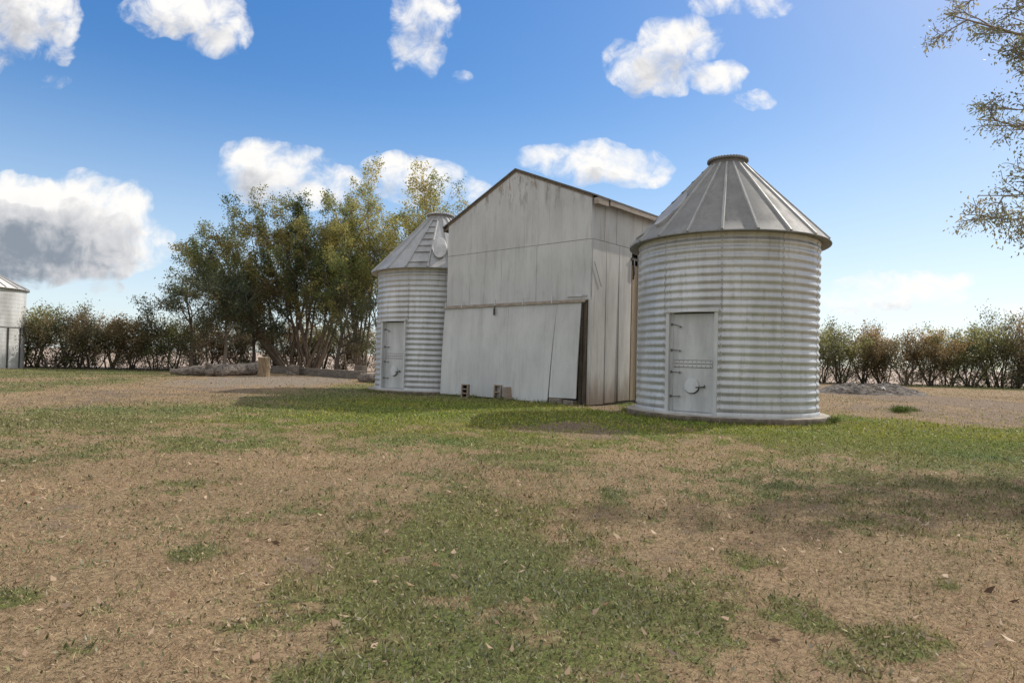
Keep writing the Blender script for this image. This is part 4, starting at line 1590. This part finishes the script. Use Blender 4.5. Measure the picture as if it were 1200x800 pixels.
# ---- the near tree whose boughs reach in at the top right
rg = random.Random(9)
tb = Vector((11.5, 8.8, 0))
root = empty('shade_tree', tb, 0, label='near tree whose sparse brown green boughs reach in at the upper right', cat='tree')
br, an = [], []
trunk = [Vector((0, 0, -.1)), Vector((.05, 0, 1.5)), Vector((-.05, .1, 3.0)), Vector((-.15, .1, 4.4)), Vector((0, .1, 6.4)), Vector((.2, 0, 8.6)), Vector((.3, .1, 10.5))]
br.append((trunk, [.30, .25, .22, .19, .14, .08, .03], 0))
NP = dict(seg=[.4, .3, .2, .14], jit=[.07, .10, .15, .2], up=[.01, .0, -.01, -.02], leaf_lvl=2, max=3, kids=[8, 6, 3], ang=[(18, 42), (22, 50), (25, 60)], ratio=[.30, .48, .5], leaf_from=.2)
NP['from'] = [.25, .15, .15]
boughs = [  # end pixel, depth, start height on trunk
    ((1104, 16), 9.1, 4.3, .07), ((1130, -20), 9.3, 4.6, .065), ((1150, 30), 9.8, 4.4, .06), ((1172, 66), 9.4, 4.3, .05),
    ((1185, 20), 8.7, 4.3, .05), ((1196, 86), 9.2, 4.1, .045),
    ((1142, 140), 9.0, 3.8, .05), ((1166, 126), 9.6, 3.8, .045), ((1190, 138), 9.2, 3.7, .04),
    ((1124, 262), 8.6, 3.1, .045), ((1146, 228), 8.9, 3.2, .045), ((1176, 232), 9.3, 3.2, .04), ((1160, 252), 8.9, 3.1, .04), ((1195, 218), 9.0, 3.2, .04)]
for (px, py), Y, hs, r in boughs:
    tip = D(px, py, Y) - tb
    st_ = Vector((-.1, .05, hs))
    L = (tip - st_).length
    ctl = (st_ + tip) / 2 + Vector((0, 0, .28 if py < 180 else .36))
    n = 16
    pts = []
    for i in range(n + 1):
        t = i / n
        q = st_ * (1 - t) ** 2 + ctl * (2 * t * (1 - t)) + tip * t ** 2
        if 0 < i: q += Vector((rg.gauss(0, .025), rg.gauss(0, .025), rg.gauss(0, .025)))
        pts.append(q)
    br.append((pts, [max(.006, r * (1 - .9 * i / n)) for i in range(n + 1)], 1))
    for k in range(9):
        t = .35 + .65 * (k + rg.random()) / 9
        i = min(n - 1, int(t * n))
        dv = (pts[i + 1] - pts[i]).normalized()
        grow(br, an, pts[i].copy(), rot_dir(dv, rad(rg.uniform(20, 55)), rg), rg.uniform(.45, 1.0) * (1.25 - .7 * t), .012, 1, NP, rg)
for i in range(0):   # the rest of the crown, outside the picture, which shades the yard
    az = rad(i * 137.5)
    el = rad(rg.uniform(8, 60))
    d = Vector((math.cos(az) * math.cos(el), math.sin(az) * math.cos(el), math.sin(el)))
    d.x = abs(d.x)
    grow(br, an, Vector((0, .1, rg.uniform(4.5, 8.5))), d.normalized(), rg.uniform(2.6, 4.0), .07, 0, NP, rg)
branch_mesh(br, 'trunk', M['bark_pale'], root)
V, C = leaf_quads(an, 2, .052, .06, [(.19, .20, .10), (.28, .275, .14), (.38, .34, .18), (.46, .39, .23)], 909, droop=.5, aspect=.45, clump=2.0)
quads_object('crown', V, M['leaf'], C, root)
print('near leaves', len(V), 'objects', len(bpy.data.objects))
